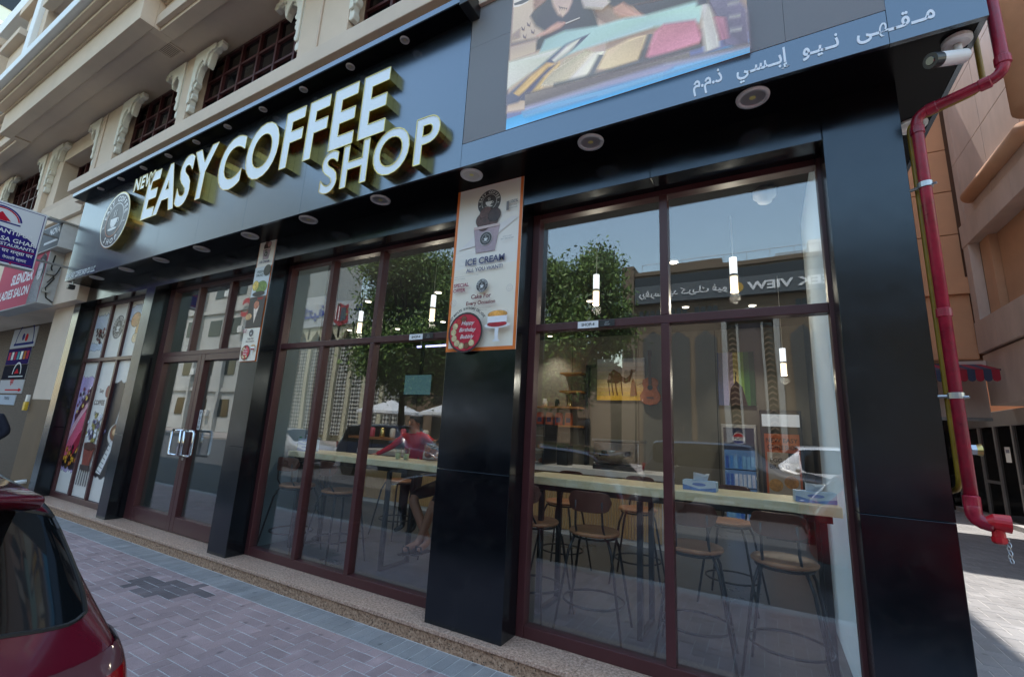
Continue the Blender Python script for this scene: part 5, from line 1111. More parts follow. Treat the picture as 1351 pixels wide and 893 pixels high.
def arch_p(c, w, h):
    cols = [srgb(60, 90, 150), srgb(150, 130, 190), srgb(190, 170, 190), srgb(226, 206, 130), srgb(120, 160, 60), srgb(60, 120, 50), srgb(30, 80, 40)]
    for k in range(7): c.rect(w*k/7, w*(k+1)/7, 0, h, cols[k], .3)
    c.poly([(w*.28, 0), (w*.34, h*.32), (w*.5, h*.46), (w*.66, h*.34), (w*.78, 0)], srgb(70, 50, 44), .5); c.line([(w*.48, h*.44), (w*.5, h*.62)], .02, srgb(40, 36, 36))
painting('painting', -.76, -.125, 2.31, 3.33, 'purple and green painting of a path on the back wall', arch_p)
gt = empty('guitar', (-2.03, 9.57, 2.28), label='brown acoustic guitar hanging on the back wall beside the camel painting', cat='guitar')
body = [(.0, 0)]+[(.20*math.sin(R_(t))*(1 if t < 100 else 1), .02) for t in ()]
gp = [(0, .0), (.12, .02), (.20, .10), (.21, .20), (.15, .30), (.135, .36), (.165, .44), (.15, .52), (.08, .56), (.03, .57)]
gp = gp+[(-x, z) for (x, z) in gp[::-1][:-1]]
MB().prism(gp, 'y', -.11, -.012).build('body', M('guitar_top', srgb(176, 92, 44), .25, var=.2, vs_=12, coat=.5), gt, bevel=.01)
MB().prism(arc(0, .36, .055, 0, 360, 20)[:-1], 'y', -.1125, -.1105).build('sound_hole', m_blackm, gt); MB().box(-.028, .028, -.13, -.10, .42, 1.0).build('neck', m_walnut_d, gt); MB().box(-.04, .04, -.12, -.10, 1.001, 1.14).build('headstock', m_walnut_d, gt); MB().box(-.07, .07, -.122, -.111, .14, .17).build('bridge', m_walnut_d, gt)
# drinks cooler and order kiosk
dk = empty('drinks_cooler', (-.42, 8.95, FZ), label='tall drinks cooler full of blue water bottles at the back right', cat='cooler')
MB().box(-.28, .28, .02, .6, 0, 1.80).build('cabinet', m_steel, dk, bevel=.01)
c = Canvas(.0008); c.rect(-.24, .24, .12, 1.74, srgb(30, 40, 70)); c.rect(-.24, .24, .12, 1.36, srgb(96, 140, 190), .2)
for k in range(4): c.rect(-.24, .24, .12+k*.30, .14+k*.30, srgb(30, 40, 60))
for k in range(4):
    for j in range(7): c.rect(-.22+j*.066, -.17+j*.066, .15+k*.3, .36+k*.3, random.choice([srgb(70, 130, 200), srgb(120, 170, 210), srgb(50, 90, 170), srgb(190, 200, 220)]), .4)
c.disc(0, 1.55, .10, (.75, .75, .75)); c.poly(arc(0, 1.55, .095, 20, 160, 12), srgb(190, 30, 40)); c.poly(arc(0, 1.55, .095, 200, 340, 12), srgb(20, 40, 120)); c.text('PEPSI', 0, 1.53, .05, srgb(20, 20, 40), .03)
c.build('lit_front', print_mat('cooler_light', .10, .3), dk, (0, .018, 0))
kk = empty('order_kiosk', (.22, 8.8, FZ), label='black kiosk with an orange poster and glowing white top', cat='kiosk')
MB().box(-.30, .30, .02, .6, 0, 2.05).build('cabinet', m_blackm, kk, bevel=.01)
MB().box(-.27, .27, .005, .019, 1.78, 1.98).build('light_panel', M('lit_white_panel', (.80, .86, .95), .5, emit=.09), kk)
c = Canvas(.0008); c.rect(-.25, .25, .35, 1.66, srgb(206, 100, 50)); c.text('NEW EASY', 0, 1.52, .07, srgb(80, 40, 30), .02); c.text('COFFEE SHOP', 0, 1.41, .07, srgb(80, 40, 30), .02, width=.42); c.rect(-.22, .22, .7, 1.36, srgb(196, 186, 176)); c.text('EGG &', -.05, 1.2, .07, srgb(60, 50, 46), .02); c.text('BREAD', -.05, 1.1, .07, srgb(60, 50, 46), .02); c.disc(.1, .9, .1, srgb(206, 150, 80), mot=.5); c.disc(-.12, .84, .1, srgb(206, 160, 90), mot=.5); c.rect(.08, .22, 1.2, 1.36, srgb(40, 40, 40)); c.build('poster', m_print, kk, (0, .018, 0))
# pendants with lit glass tubes, ceiling spots
m_glow = M('warm_lit_tube', (1.0, .78, .52), .5, emit=.75); m_glow2 = M('cool_lit_tube', (.92, .96, 1.0), .5, emit=.45); m_spot = M('lit_spot', (1.0, .86, .66), .5, emit=4.)
PEND = [(-1.56, 4.6, 'left pane of the right-hand window'), (-.19, 4.6, 'right pane of the right-hand window'), (-3.85, 4.6, 'right pane of the middle window'), (-5.55, 4.9, 'central pane of the middle window'), (.24, 6.6, 'far right corner, low behind the right-hand window')]
for i, (x, y, w) in enumerate(PEND):
    dz = -.9 if i == 4 else 0
    t = empty('pendant_lamp', (x, y, 3.02+dz*.6), label='two-part lit glass tube pendant lamp in the %s' % w, cat='pendant lamp', group='tube pendants')
    MB().tube([(0, 0, 0), (0, 0, .15)], .034, 16).build('lower_tube', m_glow, t); MB().tube([(0, 0, .155), (0, 0, .175)], .04, 16).build('collar', m_steel, t); MB().tube([(0, 0, .18), (0, 0, .345)], .034, 16).build('upper_tube', m_glow2, t); MB().tube([(0, 0, .346), (0, 0, .78-dz*.6)], .004, 6).build('cord', m_white, t)
    pl_ = bpy.data.lights.new('pendant', 'POINT'); pl_.energy = 5; pl_.color = (1, .88, .70); pl_.shadow_soft_size = .05; po_ = bpy.data.objects.new('pendant_light', pl_); COL.objects.link(po_); po_.parent = t; po_.location = (0, 0, -.06)
SPOTS = [(-2.43, 6.86), (-1.06, 7.7), (-.08, 7.93), (-2.65, 8.75), (-4.2, 9.2), (-.2, 8.8), (-7.3, 7.55), (-5.8, 7.3), (-8.6, 7.3), (-3.2, 5.6), (-6.2, 5.6), (-.9, 5.6), (-4.6, 5.6)]  # the spot just before the camel painting is added to brighten it
SPOTS.sort(key=lambda p: -project((p[0], p[1], 3.79))[0])
for i, (x, y) in enumerate(SPOTS):
    t = empty('ceiling_spot', (x, y, 3.79), label='small lit round spotlight in the cafe ceiling, %s from the right' % ['first', 'second', 'third', 'fourth', 'fifth', 'sixth', 'seventh', 'eighth', 'ninth', 'tenth', 'eleventh', 'twelfth', 'leftmost'][i], cat='spotlight', group='lit ceiling spots')
    MB().lathe([(.055, -.01), (.065, 0), (.065, .009)], n=20, cap=False).build('ring', m_white, t); MB().lathe([(.054, -.004), (0, -.006)], n=20, cap=False).build('lens', m_spot, t)
    ld = bpy.data.lights.new('spot', 'SPOT'); ld.energy = 9 if y < 6 else (8 if y < 8.5 else 26); ld.color = (1, .90, .76); ld.spot_size = R_(95); ld.spot_blend = .7; ld.shadow_soft_size = .05
    lo = bpy.data.objects.new('spot_light', ld); COL.objects.link(lo); lo.parent = t; lo.location = (0, 0, -.02)
dm = empty('ceiling_camera_dome', (.10, 4.2, 3.79), label='white dome camera on the cafe ceiling near the window', cat='camera'); MB().lathe([(.09, .009), (.09, -.05), (.07, -.06), (.055, -.1), (.0, -.125)], n=24).build('dome', m_white, dm, smooth=True)
fl = empty('linear_tube_light', (-6.2, 7.6, 3.35), label='glowing violet-blue tube light hanging inside behind the door', cat='tube light'); MB().tube([(-.5, 0, 0), (.5, 0, 0)], .02, 8).build('tube', M('violet_tube', (.45, .45, 1.0), .5, emit=1.2), fl); MB().tube([(-.4, 0, 0), (-.4, 0, .44)], .004, 5).build('wire', m_white, fl); MB().tube([(.4, 0, 0), (.4, 0, .44)], .004, 5).build('wire', m_white, fl)
tv = empty('wall_television', (-5.9, 6.8, 2.2), label='dark wall television with a faint glow behind the middle window', cat='television'); MB().box(-.35, .35, 0, .05, 0, .42).build('case', m_blackm, tv, bevel=.006); MB().box(-.33, .33, -.004, -.001, .02, .40).build('display', M('tv_glow', (.06, .13, .15), .2, emit=.2), tv); MB().box(-.03, .03, .05, .1, .2, 1.6).build('ceiling_mount', m_blackm, tv)
# small things on the bar
def tissue(x, y, z, label, n=1, rz=0):
    for k in range(n):
        t = empty('tissue_box', (x, y, z+k*.075), R_(rz), label=label[k], cat='tissue box', group='tissue boxes')
        c = Canvas(.0004); c.rect(-.12, .12, 0, .072, srgb(204, 218, 232)); c.poly([(-.12, 0), (.12, 0), (.12, .03), (0, .012), (-.12, .04)], srgb(120, 150, 206), .3); c.disc(0, .045, .05, srgb(120, 140, 200), .012)
        MB().box(-.12, .12, -.06, .06, 0, .072).build('carton', M('tissue_carton', srgb(170, 200, 230), .5), t, bevel=.003); c.build('print', m_print, t, (0, -.0605, 0))
        if k == n-1:
            q = MB(); vs = []; nn = 12
            for i in range(nn):
                w = 2*math.pi*i/nn; vs.append((.05*math.cos(w), .012*math.sin(w), .072)); 
            for i in range(nn):
                w = 2*math.pi*i/nn; vs.append((.06*math.cos(w)+.01, .03*math.sin(w)*random.uniform(.6, 1.2), .072+.045+.012*math.sin(2*w+1)+random.uniform(-.006, .006)))
            q.add(vs, [(i, (i+1) % nn, nn+(i+1) % nn, nn+i) for i in range(nn)]+[tuple(range(nn, 2*nn))]).build('tissue', m_white, t, smooth=False)
BZ = FZ+1.101
tissue(-5.05, 3.88, BZ, ('lower of two stacked tissue boxes on the middle window bar', 'upper of two stacked tissue boxes with a tissue sticking out'), 2, 4)
tissue(-.47, 3.95, BZ, ('blue tissue box on the bar right of the central mullion',), 1, -3); tissue(.27, 3.9, BZ, ('pale blue tissue box at the right end of the bar',), 1, 5)
def bottle(x, y, z, col, label, h=.22):
    t = empty('bottle', (x, y, z), label=label, cat='bottle'); MB().lathe([(.032, 0), (.034, .01), (.034, h*.55), (.014, h*.78), (.013, h*.92)], n=14).build('body', M('bottle_%s' % label[:12], col, .15), t, smooth=True); MB().lathe([(.016, h*.92), (.016, h), (0, h)], n=12).build('cap', M('green_cap', srgb(40, 140, 70), .4), t)
bottle(-5.19, 3.86, BZ, srgb(120, 170, 140), 'small green capped bottle beside the stacked tissue boxes', .17); bottle(-2.98, 3.95, BZ, srgb(40, 60, 50), 'dark bottle on the bar before the seated man', .15)
for i, x in enumerate((-3.62, -3.50)):
    g0 = empty('drinking_glass', (x, 3.96, BZ), label='clear drinking glass on the middle bar, %s one' % ('left' if i == 0 else 'right'), cat='glass', group='drinking glasses'); MB().lathe([(.0, .004), (.028, .0), (.036, .13), (.033, .13), (.026, .008), (0, .008)], n=16).build('glass', m_cglass, g0, smooth=True); MB().lathe([(.0, .009), (.025, .009), (.031, .07), (0, .07)], n=14).build('drink', M('pale_drink', srgb(190, 200, 160), .2), g0)
sh2 = empty('low_shelf', (-5.6, 6.2, 1.35), label='brown shelf with cups and jars far behind the middle window', cat='shelf'); MB().box(-1.2, .6, -.15, .15, 0, .04).build('board', m_walnut, sh2)
for k in range(7):
    j0 = empty('shelf_cup', (-6.6+k*.25, 6.2, 1.391), label='cup or jar on the far brown shelf, %s from the left' % ordinal(k), cat='cup', group='cups on the far shelf'); MB().lathe([(.045, 0), (.05, .02), (.05, .15), (.03, .17), (0, .17)], n=14).build('cup', [m_offw, M('pink_pot', srgb(196, 90, 110), .5), m_brass][k % 3], j0, smooth=True)
# ------------------------------------------------------------------ across the street (seen in the glass)
m_leaf = [M('leaf_%d' % i, c, .55, var=.3, vs_=2) for i, c in enumerate((srgb(94, 126, 54), srgb(126, 154, 68), srgb(66, 94, 42)))]
m_bark = M('bark', srgb(92, 78, 62), .9, var=.3, vs_=9, bump=.4, bs=30)
def tree(x, y, label, h, rx, rz, zc, n, seed):
    rnd = random.Random(seed); t = empty('street_tree', (x, y, -.1), label=label, cat='tree', group='street trees')
    q = MB().tube([(0, 0, 0), (.05, 0, 1), (-.04, .05, zc*.6), (0, 0, zc)], [.17, .14, .11, .06], 10)
    tips = []
    for k in range(30):
        a = rnd.uniform(0, 6.28); zz_ = zc+rnd.uniform(-.8, .75)*rz; r = rx*math.sqrt(max(.05, 1-((zz_-zc)/rz)**2))*rnd.uniform(.45, .85)
        p = Vector((r*math.cos(a), r*math.sin(a), zz_)); s = Vector((0, 0, zc*rnd.uniform(.5, .9)))
        q.tube([s, s.lerp(p, .5)+Vector((0, 0, .2)), p], [.06, .04, .02], 6); tips.append(p)
    q.build('trunk', m_bark, t)
    vs, fs, mi = [], [], []
    for k in range(n):
        c0 = rnd.choice(tips)+Vector((rnd.gauss(0, rx*.17), rnd.gauss(0, rx*.17), rnd.gauss(0, rz*.13)))
        s = rnd.uniform(.035, .075); d = Vector((rnd.gauss(0, 1), rnd.gauss(0, 1), rnd.gauss(0, .6))).normalized(); e = d.orthogonal().normalized(); e.rotate(Matrix.Rotation(rnd.uniform(0, 6.28), 3, d))
        b = len(vs); f_ = d.cross(e); vs += [c0-e*s*1.5, c0-f_*s*.6, c0+e*s*1.5, c0+f_*s*.6]; fs.append((b, b+1, b+2, b+3)); mi.append(rnd.choice((0, 0, 1, 1, 2)))
    me = bpy.data.meshes.new('crown'); me.from_pydata(vs, [], fs)
    for m_ in m_leaf: me.materials.append(m_)
    me.polygons.foreach_set('material_index', mi); link('crown', me, t)
tree(-5.45, -7.3, 'green street tree reflected in the left pane of the right-hand window', 8, 1.8, 2.7, 5.5, 48000, 3)
tree(-12.9, -7.3, 'large green street tree reflected in the right pane of the middle window', 9, 2.7, 3.3, 6.0, 66000, 5)
tree(-8.6, -8.5, 'dark green street tree reflected low between the two window bays', 6, 1.6, 1.6, 4.2, 8000, 8)

m_tan = M('tan_stone', srgb(104, 88, 70), .8, var=.12, vs_=.6)
m_tan2 = M('tan_stone_dark', srgb(104, 84, 64), .8)
hb = empty('hotel_building', (0, -21.3, 0), label='tan hotel with a grey name band and pointed arch reflected in the right-hand window', cat='building')
def hbx(name, mat, x0, x1, y0, y1, z0, z1): return bx(name, mat, hb, x0, x1, y0, y1, z0, z1)
hbx('wall', m_tan, -7.0, 22, -10, -.3, 0, 11.9); hbx('stair_tower', m_tan, -7.75, -6.95, -10, .0, 0, 12.6); hbx('parapet', m_tan, -6.94, 8, -2, -.2, 11.9, 12.15); hbx('roof_block', m_tan, -4.9, -1.8, -4, -.3, 12.15, 12.5)
hbx('name_band', M('grey_band', srgb(74, 80, 84), .5), -6.9, 14, -.29, .0, 10.0, 11.1); hbx('window_band', m_dglass, -6.9, 14, -.29, -.05, 11.11, 11.7)
c = Canvas(.01); c.text('RIVERSIDE CREEK VIEW', 0, 0, .5, (.75, .75, .75), .03, 'r', width=9.6); c.build('name_letters', m_print, hb, (-.55+.0, .02, 10.25), (-1, 0, 0), (0, 0, 1), (0, 1, 0))
hb_c = Canvas(.01); hb_c.text('\uFEEE\uFEF4\uFED3 \uFEDA'+K+'\uFEF3\uFEAE'+K+'\uFEDB \uFEAA\uFEF3\uFE8E'+K+'\uFEB4\uFEAE\uFED3\uFEF3\uFEAD', 0, 0, .55, (.7, .7, .7), .02, 'l', width=5.0); hb_c.build('name_letters', m_print, hb, (-1.6, .02, 10.25), (-1, 0, 0), (0, 0, 1), (0, 1, 0))
q = Canvas(.01); q.disc(0, 0, .3, srgb(190, 150, 60)); q.build('emblem', m_print, hb, (-1.05, .02, 10.5), (-1, 0, 0), (0, 0, 1), (0, 1, 0))
ax, aw_ = -.45, 1.45
outer = [(ax-aw_, 0), (ax-aw_, 8.6), (ax-aw_+.25, 8.8), (ax, 9.2), (ax+aw_-.25, 8.8), (ax+aw_, 8.6), (ax+aw_, 0), (ax+aw_-.28, 0), (ax+aw_-.28, 8.4), (ax, 8.85), (ax-aw_+.28, 8.4), (ax-aw_+.28, 0)]
m_arch = M('grey_arch_stone', srgb(146, 144, 138), .8); MB().prism(outer, 'y', -.3, .25).build('arch_frame', m_arch, hb); hbx('arch_recess', M('arch_dark', srgb(70, 56, 56), .6), ax-.55, ax+.55, -.29, -.1, 0, 8.3)
for s in (-1, 1):
    hbx('arch_pillar', m_arch, ax+s*.62-.06, ax+s*.62+.06, -.28, .05, 0, 8.3)
    for k in range(26): MB().prism([(ax+s*.9-.2, .2+k*.31), (ax+s*.9, .33+k*.31), (ax+s*.9+.2, .2+k*.31), (ax+s*.9+.2, .3+k*.31), (ax+s*.9, .43+k*.31), (ax+s*.9-.2, .3+k*.31)], 'y', -.28, -.1).build('lattice_piece', m_tan2, hb)
    hbx('lattice_back', m_dglass, ax+s*.9-.22, ax+s*.9+.22, -.29, -.2, 0, 8.3)
wm = MB().prism([(-.13, 0), (.13, 0), (.13, .62)]+arc(0, .62, .13, 0, 180, 8)+[(-.13, .62)], 'y', -.02, .03).mesh('small_window', m_dglass)
for z0 in (8.85, 6.2, 4.9):
    for x in (-7.5, -7.2, -6.55, -6.2, -5.85, -5.5, -4.7, -4.35, -4.0, -3.3, -2.95, -2.6, -2.3, 1.9, 2.2, 2.5, 3.3, 3.6, 3.9):
        if -7.0 < x < -2 and z0 < 8: continue
        link('small_window', wm, hb, (x, -.285 if x > -7 else .015, z0))
for x0, x1 in ((-6.5, -5.2), (-4.9, -3.7), (-3.4, -2.2), (1.5, 2.7), (3.2, 4.4)):
    MB().prism([(x0, 0), (x1, 0), (x1, 7.6), ((x0+x1)/2, 8.1), (x0, 7.6)], 'y', -.295, -.22).build('tall_window', M('dim_window', srgb(56, 58, 58), .5), hb)
hbx('duct', m_steel, 1.0, 2.6, -3, -2, 12.2, 13.0); hbx('tank', m_white, 2.7, 4.2, -3, -1.5, 12.2, 13.4)
for k in range(9): MB().tube([(-6.5+k*1.2, -.4, 11.9), (-6.5+k*1.2, -.4, 12.75)], .02, 5).build('rail_post', m_steel, hb)
MB().tube([(-6.5, -.4, 12.72), (3.2, -.4, 12.72)], .02, 5).build('rail', m_steel, hb)

m_lat = bpy.data.materials.new('lattice_screen'); m_lat.use_nodes = True; nn = m_lat.node_tree.nodes; LL = m_lat.node_tree.links; bb = nn['Principled BSDF']
g_ = nn.new('ShaderNodeNewGeometry'); mp_ = nn.new('ShaderNodeMapping'); mp_.inputs['Rotation'].default_value = (0, R_(45), 0); mp_.inputs['Scale'].default_value = (4.2, .01, 4.2); ck = nn.new('ShaderNodeTexChecker'); ck.inputs['Scale'].default_value = 1.; ck.inputs['Color1'].default_value = (.50, .48, .42, 1); ck.inputs['Color2'].default_value = (.015, .015, .015, 1)
LL.new(g_.outputs['Position'], mp_.inputs['Vector']); LL.new(mp_.outputs[0], ck.inputs['Vector']); LL.new(ck.outputs[0], bb.inputs['Base Color'])
wb = empty('lattice_building', (-35, -21.3, 0), label='white building with lattice screens and blue lettering reflected in the middle window', cat='building')
m_wband = M('pale_grey_band', srgb(176, 178, 180), .6)
m_creamb = M('cream_concrete', srgb(186, 178, 150), .8, var=.06, vs_=.5)
bx('wall', m_creamb, wb, -9, 9, -8, -.3, 0, 9.0); bx('name_band', m_wband, wb, -9, 9, -8, .3, 10.4, 12.6); bx('roof_block', m_wband, wb, -7, -3, -6, -1, 12.6, 14.0)
for k in range(9):
    x0 = -9+k*2.0; bx('fin', m_creamb, wb, x0-.22, x0+.22, -.29, .25, 0, 9.2); bx('lattice_panel', m_lat, wb, x0+.3, x0+1.0, -.29, .05, .5, 9.0); bx('lattice_panel', m_lat, wb, x0+1.06, x0+1.7, -.29, .05, .5, 9.0)
    MB().prism([(x0-.22, 9.0), (x0+.22, 9.0), (x0+1.0, 10.1), (x0+1.78, 9.0), (x0+2.0, 9.0), (x0+2.0, 10.39), (x0, 10.39), (x0-.22, 10.39)], 'y', -.28, .15).build('arch_piece', m_creamb, wb)
c = Canvas(.02); c.text('\uFE94\uFE92\uFE98\uFEDC\uFEE3', 0, 0, 1.5, srgb(36, 56, 150), .03, width=4.2); c.build('blue_letters', m_print, wb, (-3.2, .32, 11.0), (-1, 0, 0), (0, 0, 1), (0, 1, 0))
c = Canvas(.02); c.text('\uFEE2\uFEDF\uFE8E\uFECB', 0, 0, 1.5, srgb(36, 56, 150), .03, width=4.0); c.build('blue_letters', m_print, wb, (5.0, .32, 11.0), (-1, 0, 0), (0, 0, 1), (0, 1, 0))
c = Canvas(.02); c.poly([(-.9, 0), (.2, -.3), (.9, .2), (.8, 1.6), (.3, 1.9), (-.3, 1.6), (-.8, 1.75)], srgb(150, 40, 50)); c.poly([(-.6, .3), (.1, .1), (.1, 1.45), (-.5, 1.45)], srgb(70, 80, 90)); c.line([(.3, .2), (.3, 1.7)], .12, (.7, .7, .7)); c.line([(.6, .35), (.6, 1.6)], .12, (.7, .7, .7)); c.build('book_emblem', m_print, wb, (1.2, .32, 10.55), (-1, 0, 0), (0, 0, 1), (0, 1, 0))
rbk = empty('white_apartment_block', (-56, -21.3, 0), label='weathered white apartment block with dark windows reflected above the door', cat='building')
m_wwall = M('weathered_white', srgb(184, 182, 176), .85, var=.16, vs_=.4, stretch=(1, 1, .3))
bx('wall', m_wwall, rbk, -16, 10.5, -12, -.3, 0, 30)
for f in range(6):
    bx('floor_band', m_wwall, rbk, -16, 10.5, -.299, -.12, 4.3+f*4.6, 4.7+f*4.6)
    for k in range(6):
        x = -14.8+k*4.4; bx('window', m_dglass, rbk, x, x+2.3, -.298, -.24, 1.6+f*4.6, 3.5+f*4.6)
        if (k+f) % 3 == 0: bx('air_conditioner', m_offw, rbk, x+2.5, x+3.3, -.29, .1, 1.6+f*4.6, 2.3+f*4.6)
for x in (-3.4, 3.0): bx('corner_pier', m_wwall, rbk, x-.2, x+.2, -.297, .05, 0, 30)
c = Canvas(.02); c.text('ABC', 0, 0, 2.2, srgb(180, 40, 50), .05); c.build('red_letters', m_print, rbk, (8.2, .05, 12.5), (-1, 0, 0), (0, 0, 1), (0, 1, 0))
fb = empty('far_building', (40, -26, 0), label='plain beige building farther along the opposite side of the street', cat='building'); bx('wall', m_tan, fb, -15, 20, -10, 0, 0, 14)
for f in range(4):
    for k in range(10): bx('window', m_dglass, fb, -14+k*3.2, -12.4+k*3.2, -.1, .02, 1+f*3.3, 2.6+f*3.3)
f2b = empty('far_building', (-100, -26, 0), label='plain grey building far left along the opposite side of the street', cat='building'); bx('wall', m_wwall, f2b, -20, 24, -10, 0, 0, 17)
for f in range(5):
    for k in range(12): bx('window', m_dglass, f2b, -19+k*3.4, -17.2+k*3.4, -.1, .02, 1+f*3.3, 2.6+f*3.3)
midb = empty('low_building', (-19, -21.5, 0), label='low cream building behind the trees between the lattice building and the hotel', cat='building'); bx('wall', m_tan2, midb, -6.5, 10.5, -8, 0, 0, 6.2)
for k in range(7): bx('window', m_dglass, midb, -6+k*2.3, -4.6+k*2.3, -.1, .05, .5, 2.6); bx('window', m_dglass, midb, -6+k*2.3, -4.8+k*2.3, -.1, .05, 3.4, 5.2)
def parasol(x, y, label):
    t = empty('parasol', (x, y, -.1), label=label, cat='parasol', group='white parasols'); MB().lathe([(1.9, 2.35), (1.85, 2.5), (.1, 3.15), (0, 3.2)], n=8).build('canopy', m_offw, t); MB().tube([(0, 0, 0), (0, 0, 3.1)], .04, 8).build('pole', m_steel, t)
parasol(-19.5, -13.6, 'white parasol reflected in the central pane of the middle window'); parasol(-14.8, -13.5, 'grey-white parasol reflected low in the right pane of the middle window'); parasol(-12.0, -13.8, 'grey-white parasol reflected behind the red-shirted person')

# ------------------------------------------------------------------ cars
m_tyre = M('tyre', (.015, .015, .015), .8); m_rimm = M('alloy_rim', (.5, .5, .52), .3, metal=1.)
m_cgl = M('car_glass', (.004, .005, .006), .04, ior=1.5); m_trim = M('black_trim', (.01, .01, .01), .45)
m_tail = M('tail_lamp_red', srgb(130, 10, 20), .08, coat=.6); m_head = M('head_lamp', (.55, .58, .6), .08)
def split_by_material(me, names, parent, mats):
    out = []
    for k, nm in enumerate(names):
        fs = [tuple(p.vertices) for p in me.polygons if p.material_index == k]
        if not fs: continue
        ids = sorted({i for f in fs for i in f}); mp = {v: n for n, v in enumerate(ids)}
        m2 = bpy.data.meshes.new(nm); m2.from_pydata([me.vertices[i].co for i in ids], [], [tuple(mp[i] for i in f) for f in fs]); m2.materials.append(mats[k]); m2.polygons.foreach_set('use_smooth', [True]*len(fs)); m2.update()
        out.append(link(nm, m2, parent))
    return out
HATCH = [(-.03, .40, .60, .63, .60, .45), (.0, .34, .70, .76, .77, .60), (.05, .28, .84, .92, .825, .66), (.12, .25, .93, 1.00, .845, .68), (.155, .24, .94, 1.03, .848, .735), (.44, .22, .95, 1.335, .855, .64), (.52, .22, .95, 1.395, .86, .61), (.8, .2, .95, 1.43, .865, .585), (1.4, .2, .94, 1.47, .87, .59), (2.1, .2, .93, 1.45, .87, .585), (2.2, .2, .93, 1.43, .87, .585), (2.9, .2, .92, 1.01, .87, .68), (3.0, .2, .91, .96, .87, .70), (3.7, .22, .82, .85, .84, .62), (3.98, .26, .66, .70, .78, .55), (4.05, .36, .55, .58, .62, .45)]
SUVP = [(-.03, .45, .75, .80, .70, .50), (.0, .40, .95, 1.0, .85, .70), (.05, .36, 1.08, 1.12, .88, .72), (.10, .35, 1.10, 1.18, .90, .72), (.26, .34, 1.12, 1.68, .91, .66), (.4, .34, 1.12, 1.74, .92, .64), (1.4, .34, 1.12, 1.78, .92, .65), (2.4, .34, 1.11, 1.76, .92, .64), (2.55, .34, 1.11, 1.73, .92, .64), (3.2, .34, 1.10, 1.19, .92, .72), (3.3, .34, 1.09, 1.15, .92, .74), (4.2, .36, 1.03, 1.06, .90, .70), (4.5, .42, .86, .90, .84, .6), (4.56, .5, .75, .78, .7, .5)]
def car(name, label, loc, rz, paint, prof, rear, wind, detail=False, group='cars along the street'):
    t = empty(name, loc, rz, label, 'car', group)
    vs, fs, mi = [], [], []; n = 13
    for (x, zl, zb, zt, w, wt) in prof:
        half = [(0, zl), (w*.80, zl), (w*.97, zl+.16), (w, (zl+zb)/2+.06), (w*.972, zb-.01), (wt+.03, zt-.075), (wt*.78, zt-.012), (0, zt+.012)]
        ring = half+[(-a, b) for a, b in half[-2:0:-1]]
        n = len(ring); vs += [(x, a, b) for a, b in ring]
    for i in range(len(prof)-1):
        for k in range(n):
            a, b = i*n+k, i*n+(k+1) % n; fs.append((a, b, b+n, a+n))
            kk_ = k if k < 7 else n-1-k
            g = 0
            if kk_ == 4 and prof[i][0] > rear[1]-.001 and prof[i+1][0] <= wind[0]+.001 and (prof[i][3]-prof[i][2]) > .3: g = 1
            if kk_ in (5, 6) and (abs(prof[i][0]-rear[0]) < .001 or abs(prof[i][0]-wind[0]) < .001): g = 1
            mi.append(g)
    fs += [tuple(range(n-1, -1, -1)), tuple(range((len(prof)-1)*n, len(prof)*n))]; mi += [0, 0]
    me = bpy.data.meshes.new('b'); me.from_pydata(vs, [], fs); me.materials.append(paint); me.materials.append(m_cgl); me.polygons.foreach_set('material_index', mi); me.update()
    bm = bmesh.new(); bm.from_mesh(me); bmesh.ops.recalc_face_normals(bm, faces=bm.faces)
    cl = bm.edges.layers.float.get('crease_edge') or bm.edges.layers.float.new('crease_edge')
    for e in bm.edges:
        if len(e.link_faces) == 2 and e.link_faces[0].material_index != e.link_faces[1].material_index: e[cl] = .75
    bm.to_mesh(me); bm.free()
    o = bpy.data.objects.new('b', me); COL.objects.link(o); s = o.modifiers.new('s', 'SUBSURF'); s.levels = 3 if detail else 2; s.render_levels = s.levels
    dg = bpy.context.evaluated_depsgraph_get(); m2 = bpy.data.meshes.new_from_object(o.evaluated_get(dg)); bpy.data.objects.remove(o)
    parts_ = split_by_material(m2, ['body', 'glass'], t, [paint, m_cgl])
    if detail:      # black seal round the glass
        gm = parts_[1].data; cnt = defaultdict(int)
        for p in gm.polygons:
            for e in p.edge_keys: cnt[e] += 1
        sq = MB()
        for (a, b), k in cnt.items():
            if k == 1: sq.tube([gm.vertices[a].co, gm.vertices[b].co], .006, 5, cap=False)
        sq.build('window_seal', m_trim, t)
    L = prof[-1][0]
    for wx in (.75, L-.8):
        for s in (-1, 1):
            w = empty('wheel', (wx, s*(prof[6][4]-.09), .31)); w.parent = t
            MB().lathe([(.19, -.10), (.30, -.10), (.315, -.07), (.315, .07), (.30, .10), (.19, .10)], n=28, axis='y').build('tyre', m_tyre, w, smooth=False)
            MB().lathe([(.0, .085*s), (.06, .09*s), (.19, .075*s), (.195, .0)], n=10, axis='y').build('rim', m_rimm, w)
            MB().lathe([(.335, -.11*s), (.335, .115*s), (.33, .116*s), (.0, .02*s)], n=24, axis='y').build('wheel_arch', m_trim, w)
    zt_ = prof[3][2]
    for s in (-1, 1):
        if not detail:
            MB().box(-.015, .08, s*.78-.07, s*.78+.07, zt_-.22, zt_-.02).build('tail_lamp', m_tail, t, bevel=.02)
        MB().box(L-.22, L-.04, s*.62-.13, s*.62+.13, .62+(.25 if prof is SUVP else 0), .74+(.25 if prof is SUVP else 0)).build('head_lamp', m_head, t, bevel=.03)
        MB().ball((wind[1]-.55, s*(prof[6][4]+.08), prof[6][2]+.06), .07, .10, .07).build('mirror', paint, t, smooth=True)
    return t
m_car_red = M('red_car_paint', srgb(82, 10, 28), .2, coat=1., var=.04, vs_=40)
